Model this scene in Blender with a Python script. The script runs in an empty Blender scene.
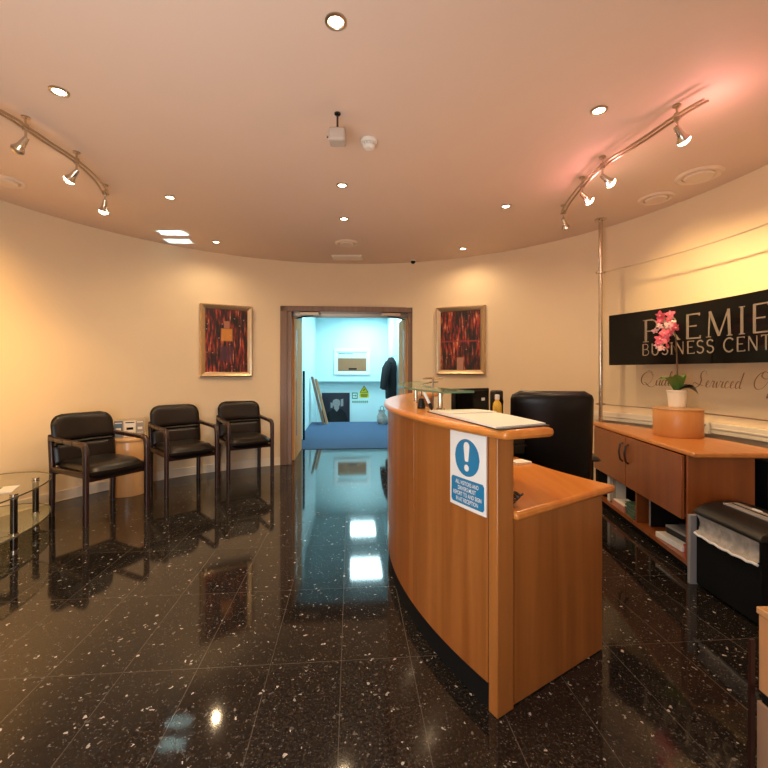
import bpy, math, random
from mathutils import Vector, Matrix, noise
random.seed(4)
PI = math.pi
def rad(a): return a*PI/180
scene = bpy.context.scene
col = scene.collection
ROOM = Vector((-.35, 2.6, 0)); RW = 3.1; HC = 2.72          # round lobby: centre, wall radius, ceiling height
DESK = Vector((2.46, 2.8, 0))                               # centre the reception desk is curved about
AX_U = Vector((.99686, .0791, 0)); AX_V = Vector((-.0791, .99686, 0))   # tile grid and corridor direction
DOOR = Vector((-.46, 5.72, 0))

def pol(c, r, a, z=0): return Vector((c.x + r*math.cos(rad(a)), c.y + r*math.sin(rad(a)), z))
def uv(u, v, z=0): p = DOOR + AX_U*u + AX_V*v; return Vector((p.x, p.y, z))

# ------------------------------------------------------------------ mesh builder
class MB:
    def __init__(s): s.v = []; s.f = []
    def add(s, vs, fs, M=None):
        b = len(s.v)
        s.v += [(M @ Vector(p)) if M else Vector(p) for p in vs]
        s.f += [tuple(b+i for i in f) for f in fs]
        return s
    def box(s, lo, hi, M=None):
        x0, y0, z0 = lo; x1, y1, z1 = hi
        vs = [(x0,y0,z0),(x1,y0,z0),(x1,y1,z0),(x0,y1,z0),(x0,y0,z1),(x1,y0,z1),(x1,y1,z1),(x0,y1,z1)]
        return s.add(vs, [(3,2,1,0),(4,5,6,7),(0,1,5,4),(1,2,6,5),(2,3,7,6),(3,0,4,7)], M)
    def obox(s, c, dx, dy, sx, sy, z0, z1):      # box along horizontal unit axes dx, dy about c
        pts = [c - dx*sx/2 - dy*sy/2, c + dx*sx/2 - dy*sy/2, c + dx*sx/2 + dy*sy/2, c - dx*sx/2 + dy*sy/2]
        return s.prism([(p.x, p.y) for p in pts], z0, z1)
    def prism(s, poly, z0, z1, M=None):
        n = len(poly)
        a = sum(poly[i][0]*poly[(i+1) % n][1]-poly[(i+1) % n][0]*poly[i][1] for i in range(n))
        if a < 0: poly = poly[::-1]
        vs = [(x, y, z0) for x, y in poly] + [(x, y, z1) for x, y in poly]
        fs = [tuple(range(n-1, -1, -1)), tuple(range(n, 2*n))]
        fs += [(i, (i+1) % n, n+(i+1) % n, n+i) for i in range(n)]
        return s.add(vs, fs, M)
    def arc(s, c, r0, r1, a0, a1, z0, z1, n=None):
        if a1 < a0: a0, a1 = a1, a0
        n = n or max(2, int(abs(a1-a0)/1.5))
        vs = []; fs = []
        for i in range(n+1):
            a = a0+(a1-a0)*i/n
            vs += [pol(c, r0, a, z0), pol(c, r1, a, z0), pol(c, r1, a, z1), pol(c, r0, a, z1)]
        for i in range(n):
            b = 4*i; d = b+4
            fs += [(b, d, d+1, b+1), (b+1, d+1, d+2, b+2), (b+2, d+2, d+3, b+3), (b+3, d+3, d, b)]
        fs += [(0, 1, 2, 3), (4*n+3, 4*n+2, 4*n+1, 4*n)]
        return s.add(vs, fs)
    def lathe(s, prof, c=(0,0,0), n=24, M=None):
        vs = []; fs = []; m = len(prof)
        for i in range(n):
            a = 2*PI*i/n
            for r, z in prof: vs.append((c[0]+r*math.cos(a), c[1]+r*math.sin(a), c[2]+z))
        for i in range(n):
            j = (i+1) % n
            for k in range(m-1): fs.append((i*m+k, j*m+k, j*m+k+1, i*m+k+1))
        if prof[0][0] > 1e-6: fs.append(tuple(i*m for i in range(n))[::-1])
        if prof[-1][0] > 1e-6: fs.append(tuple(i*m+m-1 for i in range(n)))
        return s.add(vs, fs, M)
    def tube(s, pts, r, n=10, caps=True):
        pts = [Vector(p) for p in pts]; k = len(pts)
        rs = r if isinstance(r, (list, tuple)) else [r]*k
        t0 = (pts[1]-pts[0]).normalized()
        up = Vector((0,0,1)) if abs(t0.z) < .9 else Vector((1,0,0))
        nx = t0.cross(up).normalized(); vs = []; fs = []
        for i, p in enumerate(pts):
            t = (pts[min(i+1, k-1)]-pts[max(i-1, 0)]).normalized()
            nx = (nx - t*nx.dot(t)).normalized(); ny = t.cross(nx)
            for j in range(n):
                a = 2*PI*j/n; vs.append(p + (nx*math.cos(a)+ny*math.sin(a))*rs[i])
        for i in range(k-1):
            for j in range(n):
                q = (j+1) % n; fs.append((i*n+j, i*n+q, (i+1)*n+q, (i+1)*n+j))
        if caps: fs += [tuple(range(n-1, -1, -1)), tuple((k-1)*n+j for j in range(n))]
        return s.add(vs, fs)
    def cyl(s, p0, p1, r, n=16): return s.tube([p0, p1], r, n)
    def ball(s, c, r, M=None, n=12):
        prof = [(r*math.sin(PI*i/8), -r*math.cos(PI*i/8)) for i in range(9)]
        prof[0] = (0, -r); prof[-1] = (0, r)
        return s.lathe(prof, c, n, M)
    def cushion(s, fn, N=18, K=14, closed=True):      # fn(u,v in -1..1, side) -> point
        vs = []; fs = []
        for side in (1, -1):
            for i in range(K+1):
                for j in range(N+1): vs.append(fn(-1+2*j/N, -1+2*i/K, side))
        o = (K+1)*(N+1)
        for i in range(K):
            for j in range(N):
                a = i*(N+1)+j; fs += [(a, a+1, a+N+2, a+N+1), (o+a, o+a+N+1, o+a+N+2, o+a+1)]
        ring = [j for j in range(N)] + [i*(N+1)+N for i in range(K)] + [K*(N+1)+N-j for j in range(N)] + [(K-i)*(N+1) for i in range(K)]
        for q in range(len(ring)):
            a = ring[q]; b = ring[(q+1) % len(ring)]; fs.append((b, a, o+a, o+b))
        return s.add(vs, fs)

ROOTM = {}
def obj(name, mb, mat, parent=None, world=True, bevel=0, sharp=35, origin=None):
    vs = mb.v
    if parent is not None:
        if world:
            Mi = ROOTM[parent.name].inverted(); vs = [Mi @ p for p in vs]
        loc = Vector((0,0,0))
    else:
        xs = [p.x for p in vs]; ys = [p.y for p in vs]; zs = [p.z for p in vs]
        loc = Vector(origin) if origin else Vector(((min(xs)+max(xs))/2, (min(ys)+max(ys))/2, min(zs)))
        vs = [p-loc for p in vs]
    me = bpy.data.meshes.new(name); me.from_pydata([tuple(p) for p in vs], [], mb.f); me.update()
    me.materials.append(mat)
    for p in me.polygons: p.use_smooth = True
    me.set_sharp_from_angle(angle=rad(sharp))
    o = bpy.data.objects.new(name, me); col.objects.link(o)
    o.location = loc
    if parent is not None:
        o.parent = parent; ROOTM[o.name] = ROOTM[parent.name].copy()
    else: ROOTM[o.name] = Matrix.Translation(loc)
    if bevel:
        b = o.modifiers.new('bevel', 'BEVEL'); b.width = bevel; b.segments = 2; b.limit_method = 'ANGLE'; b.angle_limit = rad(40)
    return o
def thing(name, label, cat, loc, rz=0, group=None):
    o = bpy.data.objects.new(name, None); col.objects.link(o); o.empty_display_size = .1
    o.location = loc; o.rotation_euler = (0, 0, rz); o['label'] = label; o['category'] = cat
    if group: o['group'] = group
    ROOTM[o.name] = Matrix.Translation(Vector(loc)) @ Matrix.Rotation(rz, 4, 'Z')
    return o
def tag(o, label, cat, group=None):
    o['label'] = label; o['category'] = cat
    if group: o['group'] = group
    return o
def struct(name, mb, mat, **k):
    o = obj(name, mb, mat, **k)
    if o.parent is None: o['kind'] = 'structure'
    return o
def dup(root, loc, rz, label, group=None):
    r = root.copy(); col.objects.link(r); r.location = loc; r.rotation_euler = (0, 0, rz); r['label'] = label
    if group: r['group'] = group
    ROOTM[r.name] = Matrix.Translation(Vector(loc)) @ Matrix.Rotation(rz, 4, 'Z')
    for ch in list(root.children):
        c = ch.copy(); col.objects.link(c); c.parent = r
        for g in ch.children:
            d = g.copy(); col.objects.link(d); d.parent = c
    return r

# ------------------------------------------------------------------ materials
def newmat(name):
    m = bpy.data.materials.new(name); m.use_nodes = True
    nt = m.node_tree; b = nt.nodes['Principled BSDF']; return m, nt, b
def N(nt, t, **k):
    n = nt.nodes.new(t)
    for a, v in k.items(): setattr(n, a, v)
    return n
def plain(name, c, rough=.5, metal=0, var=.06, scale=12, bump=0, coat=0, spec=.5):
    m, nt, b = newmat(name)
    tc = N(nt, 'ShaderNodeTexCoord'); nz = N(nt, 'ShaderNodeTexNoise'); nz.inputs['Scale'].default_value = scale
    nt.links.new(tc.outputs['Object'], nz.inputs['Vector'])
    mx = N(nt, 'ShaderNodeMix', data_type='RGBA'); nt.links.new(nz.outputs['Fac'], mx.inputs['Factor'])
    mx.inputs['A'].default_value = (*[x*(1-var) for x in c], 1); mx.inputs['B'].default_value = (*[min(1, x*(1+var)) for x in c], 1)
    nt.links.new(mx.outputs['Result'], b.inputs['Base Color'])
    b.inputs['Roughness'].default_value = rough; b.inputs['Metallic'].default_value = metal
    b.inputs['Coat Weight'].default_value = coat; b.inputs['Specular IOR Level'].default_value = spec
    if bump:
        bp = N(nt, 'ShaderNodeBump'); bp.inputs['Strength'].default_value = bump; bp.inputs['Distance'].default_value = .005
        n2 = N(nt, 'ShaderNodeTexNoise'); n2.inputs['Scale'].default_value = scale*8
        nt.links.new(tc.outputs['Object'], n2.inputs['Vector']); nt.links.new(n2.outputs['Fac'], bp.inputs['Height'])
        nt.links.new(bp.outputs['Normal'], b.inputs['Normal'])
    return m
def wood(name, c0, c1, sc, rough=.32, coat=.25):
    m, nt, b = newmat(name)
    tc = N(nt, 'ShaderNodeTexCoord'); mp = N(nt, 'ShaderNodeMapping'); mp.inputs['Scale'].default_value = sc
    nz = N(nt, 'ShaderNodeTexNoise'); nz.inputs['Scale'].default_value = 1; nz.inputs['Detail'].default_value = 5; nz.inputs['Distortion'].default_value = .4
    nt.links.new(tc.outputs['Object'], mp.inputs['Vector']); nt.links.new(mp.outputs['Vector'], nz.inputs['Vector'])
    cr = N(nt, 'ShaderNodeValToRGB'); e = cr.color_ramp.elements
    e[0].position = .3; e[0].color = (*c0, 1); e[1].position = .72; e[1].color = (*c1, 1)
    nt.links.new(nz.outputs['Fac'], cr.inputs['Fac']); nt.links.new(cr.outputs['Color'], b.inputs['Base Color'])
    b.inputs['Roughness'].default_value = rough; b.inputs['Coat Weight'].default_value = coat; b.inputs['Coat Roughness'].default_value = .15
    return m
def emit(name, c, s):
    m, nt, b = newmat(name)
    b.inputs['Base Color'].default_value = (*c, 1); b.inputs['Emission Color'].default_value = (*c, 1); b.inputs['Emission Strength'].default_value = s
    return m
def glass(name, tint, ior=1.45, rough=.02, haze=0, hc=(.9,.9,.9)):
    m = bpy.data.materials.new(name); m.use_nodes = True; nt = m.node_tree
    for n in list(nt.nodes): nt.nodes.remove(n)
    out = N(nt, 'ShaderNodeOutputMaterial'); tr = N(nt, 'ShaderNodeBsdfTransparent'); gl = N(nt, 'ShaderNodeBsdfGlossy')
    tr.inputs['Color'].default_value = (*tint, 1); gl.inputs['Roughness'].default_value = rough
    fr = N(nt, 'ShaderNodeFresnel'); fr.inputs['IOR'].default_value = ior
    ge = N(nt, 'ShaderNodeNewGeometry'); fm = N(nt, 'ShaderNodeMath', operation='SUBTRACT'); fm.use_clamp = True   # reflect on the outer faces only
    nt.links.new(fr.outputs['Fac'], fm.inputs[0]); nt.links.new(ge.outputs['Backfacing'], fm.inputs[1])
    mx = N(nt, 'ShaderNodeMixShader'); nt.links.new(fm.outputs[0], mx.inputs['Fac'])
    nt.links.new(tr.outputs['BSDF'], mx.inputs[1]); nt.links.new(gl.outputs['BSDF'], mx.inputs[2])
    last = mx
    if haze:
        df = N(nt, 'ShaderNodeBsdfDiffuse'); df.inputs['Color'].default_value = (*hc, 1)
        m2 = N(nt, 'ShaderNodeMixShader'); m2.inputs['Fac'].default_value = haze
        nt.links.new(last.outputs[0], m2.inputs[1]); nt.links.new(df.outputs[0], m2.inputs[2]); last = m2
    nt.links.new(last.outputs[0], out.inputs['Surface'])
    return m

M_WALL = plain('cream_wall_paint', (.80,.65,.45), .75, var=.02, scale=3)
M_CEIL = plain('ceiling_paint', (.74,.57,.46), .65, var=.02, scale=2)
M_CORR = plain('corridor_paint', (.62,.79,.81), .7, var=.02, scale=3)
M_TRIMW = plain('white_trim_paint', (.82,.74,.60), .45, var=.02)
M_WHITE = plain('white_plastic', (.80,.76,.68), .4, var=.02)
M_OFFW = plain('ceiling_fitting_plastic', (.78,.63,.50), .5, var=.03)
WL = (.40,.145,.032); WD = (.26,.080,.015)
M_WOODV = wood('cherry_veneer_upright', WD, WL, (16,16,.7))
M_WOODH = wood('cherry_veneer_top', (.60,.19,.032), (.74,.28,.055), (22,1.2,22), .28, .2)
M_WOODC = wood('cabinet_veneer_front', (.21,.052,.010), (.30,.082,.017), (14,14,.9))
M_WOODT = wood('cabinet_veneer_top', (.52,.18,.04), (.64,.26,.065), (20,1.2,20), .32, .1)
M_BEECH = wood('beech_drum', (.56,.30,.12), (.68,.40,.18), (9,9,.8), .35)
M_BEECH3 = wood('grey_beech_box', (.28,.17,.11), (.38,.24,.16), (9,9,.6), .45)
M_BEECH2 = wood('beech_box', (.50,.24,.10), (.66,.36,.17), (9,9,.6), .4)
M_DOORW = wood('door_veneer', (.74,.36,.14), (.86,.46,.20), (20,20,.8), .8, 0)
M_DOORW.node_tree.nodes['Principled BSDF'].inputs['Specular IOR Level'].default_value = .08
M_FRAMEW = wood('brown_door_frame', (.17,.098,.066), (.25,.15,.10), (24,24,1.0), .38)
M_MAHOG = wood('mahogany_chair_frame', (.020,.007,.006), (.038,.012,.009), (20,20,2), .3, .2)
M_BLKLEATH = plain('brown_black_leather', (.007,.005,.0045), .30, spec=.4, var=.15, bump=.06, scale=30)
M_BLKCHAIR = plain('black_office_leather', (.005,.0045,.005), .34, spec=.3, var=.1, bump=.05, scale=30)
M_BLACK = plain('black_plastic', (.008,.0075,.0075), .38, spec=.35, var=.1)
M_MATTBLK = plain('matt_black', (.004,.004,.004), .8, spec=.2, var=.1)
M_CHROME = plain('brushed_steel', (.62,.55,.46), .22, metal=1, var=.05)
M_SATIN = plain('satin_nickel', (.52,.42,.32), .35, metal=1, var=.05)
M_DKMETAL = plain('dark_steel_post', (.10,.085,.07), .25, metal=1, var=.05)
M_GOLD = plain('champagne_frame', (.62,.47,.30), .30, metal=.85, var=.08, scale=20)
M_PAPER = plain('paper', (.84,.81,.74), .7, var=.03)
M_SIGNW = plain('sign_white', (.80,.80,.78), .4, var=.02)
M_SIGNB = plain('sign_blue', (.012,.19,.40), .35, var=.02)
M_CARPET = plain('blue_carpet', (.045,.080,.155), .95, var=.2, scale=60, bump=.3)
M_COAT = plain('black_cloth', (.008,.008,.010), .9, var=.2, scale=20)
M_GLASS = glass('clear_glass', (.985,.985,.97), ior=1.12, haze=.015, hc=(.9,.8,.6))
M_GREENGL = glass('green_edged_glass', (.80,.93,.84), haze=.10, hc=(.45,.62,.45))
M_TABLEGL = glass('table_glass', (.965,.97,.95), haze=.03, hc=(.75,.72,.50))
M_SHELFGL = glass('table_shelf_glass', (.92,.94,.88), haze=.16, hc=(.80,.74,.50))
M_EDGE = plain('glass_edge_green', (.12,.22,.13), .15, var=.05)
M_EDGEDK = plain('table_glass_edge', (.10,.085,.045), .2, var=.05)
M_ACRYL = glass('acrylic', (.96,.96,.94), haze=.04)
M_LAMP = emit('halogen_lamp', (1,.80,.52), 28)
M_SPOTL = emit('track_halogen', (1,.74,.50), 30)
M_PANEL = emit('cool_light_panel', (.60,.93,1.0), 34)
M_SIGNBLK = plain('black_gloss_board', (.004,.004,.004), .10, spec=.25, var=.05)
M_LETTER = plain('brushed_letter', (.30,.25,.21), .3, metal=.6, var=.2, scale=30)
M_SCRIPT = plain('brown_script_vinyl', (.11,.055,.025), .6, var=.1)
M_POT = plain('white_ceramic', (.82,.72,.58), .35, var=.02)
M_LEAF = plain('orchid_leaf', (.12,.24,.045), .35, var=.25, scale=14)
M_LEAFD = plain('dark_leaf', (.014,.018,.012), .3, var=.2)
M_STEM = plain('brown_stem', (.11,.06,.03), .6, var=.2)
M_PETAL = plain('pink_petal', (.74,.10,.16), .5, var=.4, scale=40)
M_PETALW = plain('pale_petal', (.85,.50,.48), .5, var=.3, scale=40)
M_YELLOW = plain('yellow_liquid', (.75,.48,.06), .25, var=.05)
M_SIGNY = plain('sign_yellow', (.85,.70,.02), .5, var=.02)
M_SIGNG = plain('sign_green', (.01,.30,.22), .5, var=.02)
M_RED = plain('red_card', (.40,.035,.03), .5, var=.1)
M_GREENF = plain('green_folder', (.06,.13,.085), .5, var=.2)
M_PINKP = plain('pink_paper', (.55,.25,.20), .6, var=.15)
M_BAG = plain('grey_plastic_bag', (.40,.36,.32), .3, var=.6, scale=26)
M_GREYB = plain('beige_grey_plastic', (.50,.41,.34), .5, var=.03)
M_GREY = plain('grey_board', (.30,.28,.27), .6, var=.05)
M_BLUEP = plain('blue_leaflet', (.10,.18,.30), .5, var=.3, scale=30)
M_SKIN = plain('portrait_skin_tone', (.30,.27,.26), .6, var=.3, scale=30)
M_NAVY = plain('portrait_dark_ground', (.010,.013,.024), .35, var=.3)
M_BROWNC = plain('notice_brown', (.30,.13,.055), .5, var=.1)

def granite():
    m, nt, b = newmat('black_sparkle_granite')
    g = N(nt, 'ShaderNodeNewGeometry'); L = nt.links.new
    def dot(v):
        n = N(nt, 'ShaderNodeVectorMath', operation='DOT_PRODUCT'); L(g.outputs['Position'], n.inputs[0]); n.inputs[1].default_value = v; return n.outputs['Value']
    def math_(op, a, b_=None, c=None):
        n = N(nt, 'ShaderNodeMath', operation=op)
        for i, x in enumerate((a, b_, c)):
            if x is None: continue
            if isinstance(x, (int, float)): n.inputs[i].default_value = x
            else: L(x, n.inputs[i])
        return n.outputs[0]
    s = dot(tuple(AX_U)); t = dot(tuple(AX_V))
    cells = []
    def line(x, off, pitch, w):
        q = math_('DIVIDE', math_('ADD', x, off), pitch); cells.append(math_('FLOOR', q))
        fr = math_('FRACT', q)
        d = math_('MULTIPLY', math_('MINIMUM', fr, math_('SUBTRACT', 1.0, fr)), pitch)
        return math_('LESS_THAN', d, w)
    l1 = line(s, .042+30*.3, .3, .0016); l2 = line(t, -1.80+30*.6, .6, .0016)
    grout = math_('MAXIMUM', l1, l2)
    # crystals
    vor = N(nt, 'ShaderNodeTexVoronoi'); vor.inputs['Scale'].default_value = 62
    dn = N(nt, 'ShaderNodeTexNoise'); dn.inputs['Scale'].default_value = 55; L(g.outputs['Position'], dn.inputs['Vector'])
    dm = N(nt, 'ShaderNodeVectorMath', operation='MULTIPLY_ADD'); L(dn.outputs['Color'], dm.inputs[0]); dm.inputs[1].default_value = (.034,.034,.034); L(g.outputs['Position'], dm.inputs[2])
    L(dm.outputs[0], vor.inputs['Vector'])
    sep = N(nt, 'ShaderNodeSeparateColor'); L(vor.outputs['Color'], sep.inputs['Color'])
    near = math_('LESS_THAN', vor.outputs['Distance'], math_('MULTIPLY_ADD', sep.outputs['Green'], .34, .12))
    fl1 = math_('MULTIPLY', math_('GREATER_THAN', sep.outputs['Red'], .86), near)
    v2 = N(nt, 'ShaderNodeTexVoronoi'); v2.inputs['Scale'].default_value = 150; L(g.outputs['Position'], v2.inputs['Vector'])
    sp2 = N(nt, 'ShaderNodeSeparateColor'); L(v2.outputs['Color'], sp2.inputs['Color'])
    fl2 = math_('MULTIPLY', math_('MULTIPLY', math_('GREATER_THAN', sp2.outputs['Red'], .80), math_('LESS_THAN', v2.outputs['Distance'], .42)), .22)
    nz = N(nt, 'ShaderNodeTexNoise'); nz.inputs['Scale'].default_value = 95; nz.inputs['Detail'].default_value = 6; L(g.outputs['Position'], nz.inputs['Vector'])
    cr = N(nt, 'ShaderNodeValToRGB'); e = cr.color_ramp.elements
    e[0].position = .35; e[0].color = (.004,.0033,.003,1); e[1].position = .75; e[1].color = (.036,.029,.024,1)
    L(nz.outputs['Fac'], cr.inputs['Fac'])
    wn = N(nt, 'ShaderNodeTexWhiteNoise', noise_dimensions='2D'); cb = N(nt, 'ShaderNodeCombineXYZ'); L(cells[0], cb.inputs[0]); L(cells[1], cb.inputs[1]); L(cb.outputs[0], wn.inputs['Vector'])
    tone = math_('MULTIPLY_ADD', wn.outputs['Value'], .5, .75)
    hs = N(nt, 'ShaderNodeMix', data_type='RGBA', blend_type='MULTIPLY'); hs.inputs['Factor'].default_value = 1
    L(cr.outputs['Color'], hs.inputs['A']); c3 = N(nt, 'ShaderNodeCombineColor')
    for i in range(3): L(tone, c3.inputs[i])
    L(c3.outputs[0], hs.inputs['B'])
    m1 = N(nt, 'ShaderNodeMix', data_type='RGBA'); L(math_('MULTIPLY', math_('MAXIMUM', fl1, fl2), math_('MULTIPLY_ADD', math_('POWER', sep.outputs['Blue'], 2.5), .85, .15)), m1.inputs['Factor'])
    L(hs.outputs['Result'], m1.inputs['A']); m1.inputs['B'].default_value = (.56,.51,.45,1)
    m2 = N(nt, 'ShaderNodeMix', data_type='RGBA'); L(math_('MULTIPLY', grout, .6), m2.inputs['Factor']); L(m1.outputs['Result'], m2.inputs['A']); m2.inputs['B'].default_value = (.13,.11,.09,1)
    L(m2.outputs['Result'], b.inputs['Base Color'])
    b.inputs['Roughness'].default_value = .06; b.inputs['IOR'].default_value = 1.48
    return m
M_FLOOR = granite()

def painting(name, seed, blocks):
    """streaky abstract: upright strokes, speckles and a few soft blocks (height, half height, half width, colour)"""
    m, nt, b = newmat(name); L = nt.links.new
    tc = N(nt, 'ShaderNodeTexCoord'); sx = N(nt, 'ShaderNodeSeparateXYZ'); L(tc.outputs['Object'], sx.inputs[0])
    def mth(op, a, c=None):
        n = N(nt, 'ShaderNodeMath', operation=op)
        for i, x in enumerate((a, c)):
            if x is None: continue
            if isinstance(x, (int, float)): n.inputs[i].default_value = x
            else: L(x, n.inputs[i])
        return n.outputs[0]
    rr = mth('SQRT', mth('ADD', mth('MULTIPLY', sx.outputs[0], sx.outputs[0]), mth('MULTIPLY', sx.outputs[1], sx.outputs[1])))
    def tex(scale, off, ramp, detail=3):
        mp = N(nt, 'ShaderNodeMapping'); mp.inputs['Location'].default_value = (off, off*2, off); mp.inputs['Scale'].default_value = scale; L(tc.outputs['Object'], mp.inputs['Vector'])
        nz = N(nt, 'ShaderNodeTexNoise'); nz.inputs['Scale'].default_value = 1; nz.inputs['Detail'].default_value = detail; L(mp.outputs[0], nz.inputs['Vector'])
        cr = N(nt, 'ShaderNodeValToRGB'); e = cr.color_ramp.elements; e[0].position, e[0].color = ramp[0][0], (*ramp[0][1],1); e[1].position, e[1].color = ramp[-1][0], (*ramp[-1][1],1)
        for p, c in ramp[1:-1]: q = e.new(p); q.color = (*c,1)
        L(nz.outputs['Fac'], cr.inputs['Fac']); return cr.outputs['Color']
    base = tex((42,42,6), seed, ((.40,(.010,.004,.006)),(.48,(.070,.008,.010)),(.55,(.24,.018,.012)),(.63,(.42,.08,.025)),(.72,(.68,.46,.30))))
    dark = tex((7,7,5), seed+5, ((.36,(.22,.20,.22)),(.58,(1.25,1.15,1.1))))
    mu = N(nt, 'ShaderNodeMix', data_type='RGBA', blend_type='MULTIPLY'); mu.inputs['Factor'].default_value = 1; L(base, mu.inputs['A']); L(dark, mu.inputs['B']); last = mu.outputs['Result']
    for z0, hz, hw, c in blocks:
        dz = mth('DIVIDE', mth('ABSOLUTE', mth('SUBTRACT', sx.outputs[2], z0)), hz); dw = mth('DIVIDE', rr, hw)
        f = mth('MULTIPLY', mth('SUBTRACT', 1.0, mth('MAXIMUM', dz, dw)), 5.0); n = N(nt, 'ShaderNodeClamp'); L(f, n.inputs[0])
        mx = N(nt, 'ShaderNodeMix', data_type='RGBA'); L(mth('MULTIPLY', n.outputs[0], .75), mx.inputs['Factor']); L(last, mx.inputs['A']); mx.inputs['B'].default_value = (*c,1); last = mx.outputs['Result']
    vo = N(nt, 'ShaderNodeTexVoronoi'); vo.inputs['Scale'].default_value = 13; L(tc.outputs['Object'], vo.inputs['Vector'])
    sp = N(nt, 'ShaderNodeMix', data_type='RGBA'); L(mth('MULTIPLY', mth('LESS_THAN', vo.outputs['Distance'], .11), .5), sp.inputs['Factor']); L(last, sp.inputs['A']); sp.inputs['B'].default_value = (.55,.36,.28,1)
    L(sp.outputs['Result'], b.inputs['Base Color']); b.inputs['Roughness'].default_value = .5
    return m

# ------------------------------------------------------------------ the setting
b = MB(); pts = [uv(-4.5,-7.2), uv(4.5,-7.2), uv(4.5,.95), uv(-4.5,.95)]
b.prism([(p.x, p.y) for p in pts], -.1, 0); struct('floor', b, M_FLOOR)
b = MB(); b.lathe([(0, HC+.1), (RW+.12, HC+.1), (RW+.12, HC), (0, HC)], (ROOM.x, ROOM.y, 0), 96); struct('ceiling', b, M_CEIL)
D0, D1 = 76.3, 107.9
b = MB(); b.arc(ROOM, RW, RW+.12, D1, D0+360, 0, HC, 180); b.arc(ROOM, RW, RW+.12, D0, D1, 2.11, HC, 24)
struct('wall_back', b, M_WALL)
b = MB(); b.arc(ROOM, RW-.014, RW, D1+.4, 262, 0, .10, 110); b.arc(ROOM, RW-.020, RW, D1+.4, 262, .0, .012, 110)
struct('baseboard_left', b, M_TRIMW, bevel=.003)
b = MB(); b.arc(ROOM, RW-.014, RW, -80, D0-.4, 0, .10, 110); struct('baseboard_right', b, M_TRIMW, bevel=.003)
# dado trunking along the right wall
b = MB(); b.arc(ROOM, RW-.045, RW-.004, -30, 34, .75, .835, 60); b.arc(ROOM, RW-.05, RW-.045, -30, 34, .785, .80, 60)
tag(obj('cable_trunking', b, M_TRIMW, bevel=.003), 'cream cable trunking running along the right wall behind the glass screen', 'trunking')
b = MB(); c = pol(ROOM, RW-.066, 15.0); dx = Vector((math.cos(rad(15)), math.sin(rad(15)), 0)); dy = Vector((-dx.y, dx.x, 0))
t = thing('power_socket', 'white double power socket on the wall trunking right of the drum', 'socket', (c.x, c.y, .72))
b.obox(c, dx, dy, .02, .15, .745, .84); obj('face_plate', b, M_WHITE, t, bevel=.004)
for s in (-1, 1):
    b = MB(); b.obox(c + dy*s*.04 - dx*.013, dx, dy, .008, .02, .81, .822); obj('rocker_switch', b, M_GREY, t)

# door frame, leaves, closers
b = MB()
b.obox(uv(-.885, 0), AX_U, AX_V, .09, .30, 0, 2.115); b.obox(uv(.885, 0), AX_U, AX_V, .09, .30, 0, 2.115)
b.obox(uv(0, 0), AX_U, AX_V, 1.86, .30, 2.045, 2.115)
b.obox(uv(-.85, -.12), AX_U, AX_V, .14, .02, 0, 2.05); b.obox(uv(.85, -.12), AX_U, AX_V, .14, .02, 0, 2.05)
struct('trim_1', b, M_FRAMEW, bevel=.006)
for k, s in ((1, -1), (2, 1)):
    b = MB(); u = s*.80
    b.obox(uv(u, .10+.14/2), AX_U, AX_V, .044, .14, .008, 2.03); b.obox(uv(u, .10+.80), AX_U, AX_V, .044, .10, .008, 2.03)
    b.obox(uv(u, .10+.19), AX_U, AX_V, .044, .10, .008, 2.03)
    b.obox(uv(u, .545), AX_U, AX_V, .044, .61, .008, .30); b.obox(uv(u, .545), AX_U, AX_V, .044, .61, 1.86, 2.03)
    b.obox(uv(u, .61), AX_U, AX_V, .044, .48, .30, 1.86)
    d = struct('door_%d' % k, b, M_DOORW)
    b = MB(); b.obox(uv(u - s*.0225, .32), AX_U, AX_V, .004, .10, .32, 1.84); obj('vision_panel', b, M_FRAMEW, d)
    t = thing('door_closer', 'grey overhead closer arm above the %s leaf of the double doors' % ('left' if s < 0 else 'right'), 'door closer', tuple(uv(s*.6, -.1, 2.0)))
    b = MB(); b.obox(uv(s*.55, -.10), AX_U, AX_V, .26, .05, 1.995, 2.042); obj('closer_body', b, M_SATIN, t, bevel=.006)
    b = MB(); b.tube([uv(s*.50, -.10, 2.0), uv(s*.66, .02, 1.992), uv(s*.77, .2, 1.992)], .010, 8); obj('closer_arm', b, M_DKMETAL, t)
b = MB(); b.obox(uv(0, .10), AX_U, AX_V, 1.66, .06, 2.0, 2.05); struct('trim_2', b, M_SATIN, bevel=.004)

# corridor beyond the doors
V1 = 5.9; VS = 4.45; LOWF = -.62
b = MB(); b.obox(uv(.03, (.95+VS)/2), AX_U, AX_V, 2.0, VS-.95, LOWF-.1, .006); struct('floor_corridor', b, M_CARPET)
b = MB(); b.obox(uv(.03, (VS+V1)/2+.1), AX_U, AX_V, 2.0, V1-VS+.2, LOWF-.1, LOWF); struct('floor_landing', b, M_CARPET)
HCOR = 2.70
b = MB(); b.obox(uv(-.98, (V1+.1)/2), AX_U, AX_V, .06, V1-.1, LOWF, HCOR); b.obox(uv(-.93, 2.05), AX_U, AX_V, .10, .35, 0, HCOR); struct('wall_left', b, M_CORR)
b = MB(); b.obox(uv(1.03, (V1+.1)/2), AX_U, AX_V, .06, V1-.1, LOWF, HCOR); struct('wall_right', b, M_CORR)
b = MB(); b.obox(uv(.03, V1+.05), AX_U, AX_V, 2.1, .1, LOWF, HCOR); struct('wall_corridor_end', b, M_CORR)
b = MB(); b.obox(uv(.03, V1-.11), AX_U, AX_V, 1.98, .22, .965, HCOR); struct('trim_3', b, M_CORR)
b = MB(); b.obox(uv(.03, (V1+.1)/2), AX_U, AX_V, 2.1, V1-.1, HCOR, HCOR+.05); struct('ceiling_corridor', b, M_CORR)
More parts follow.
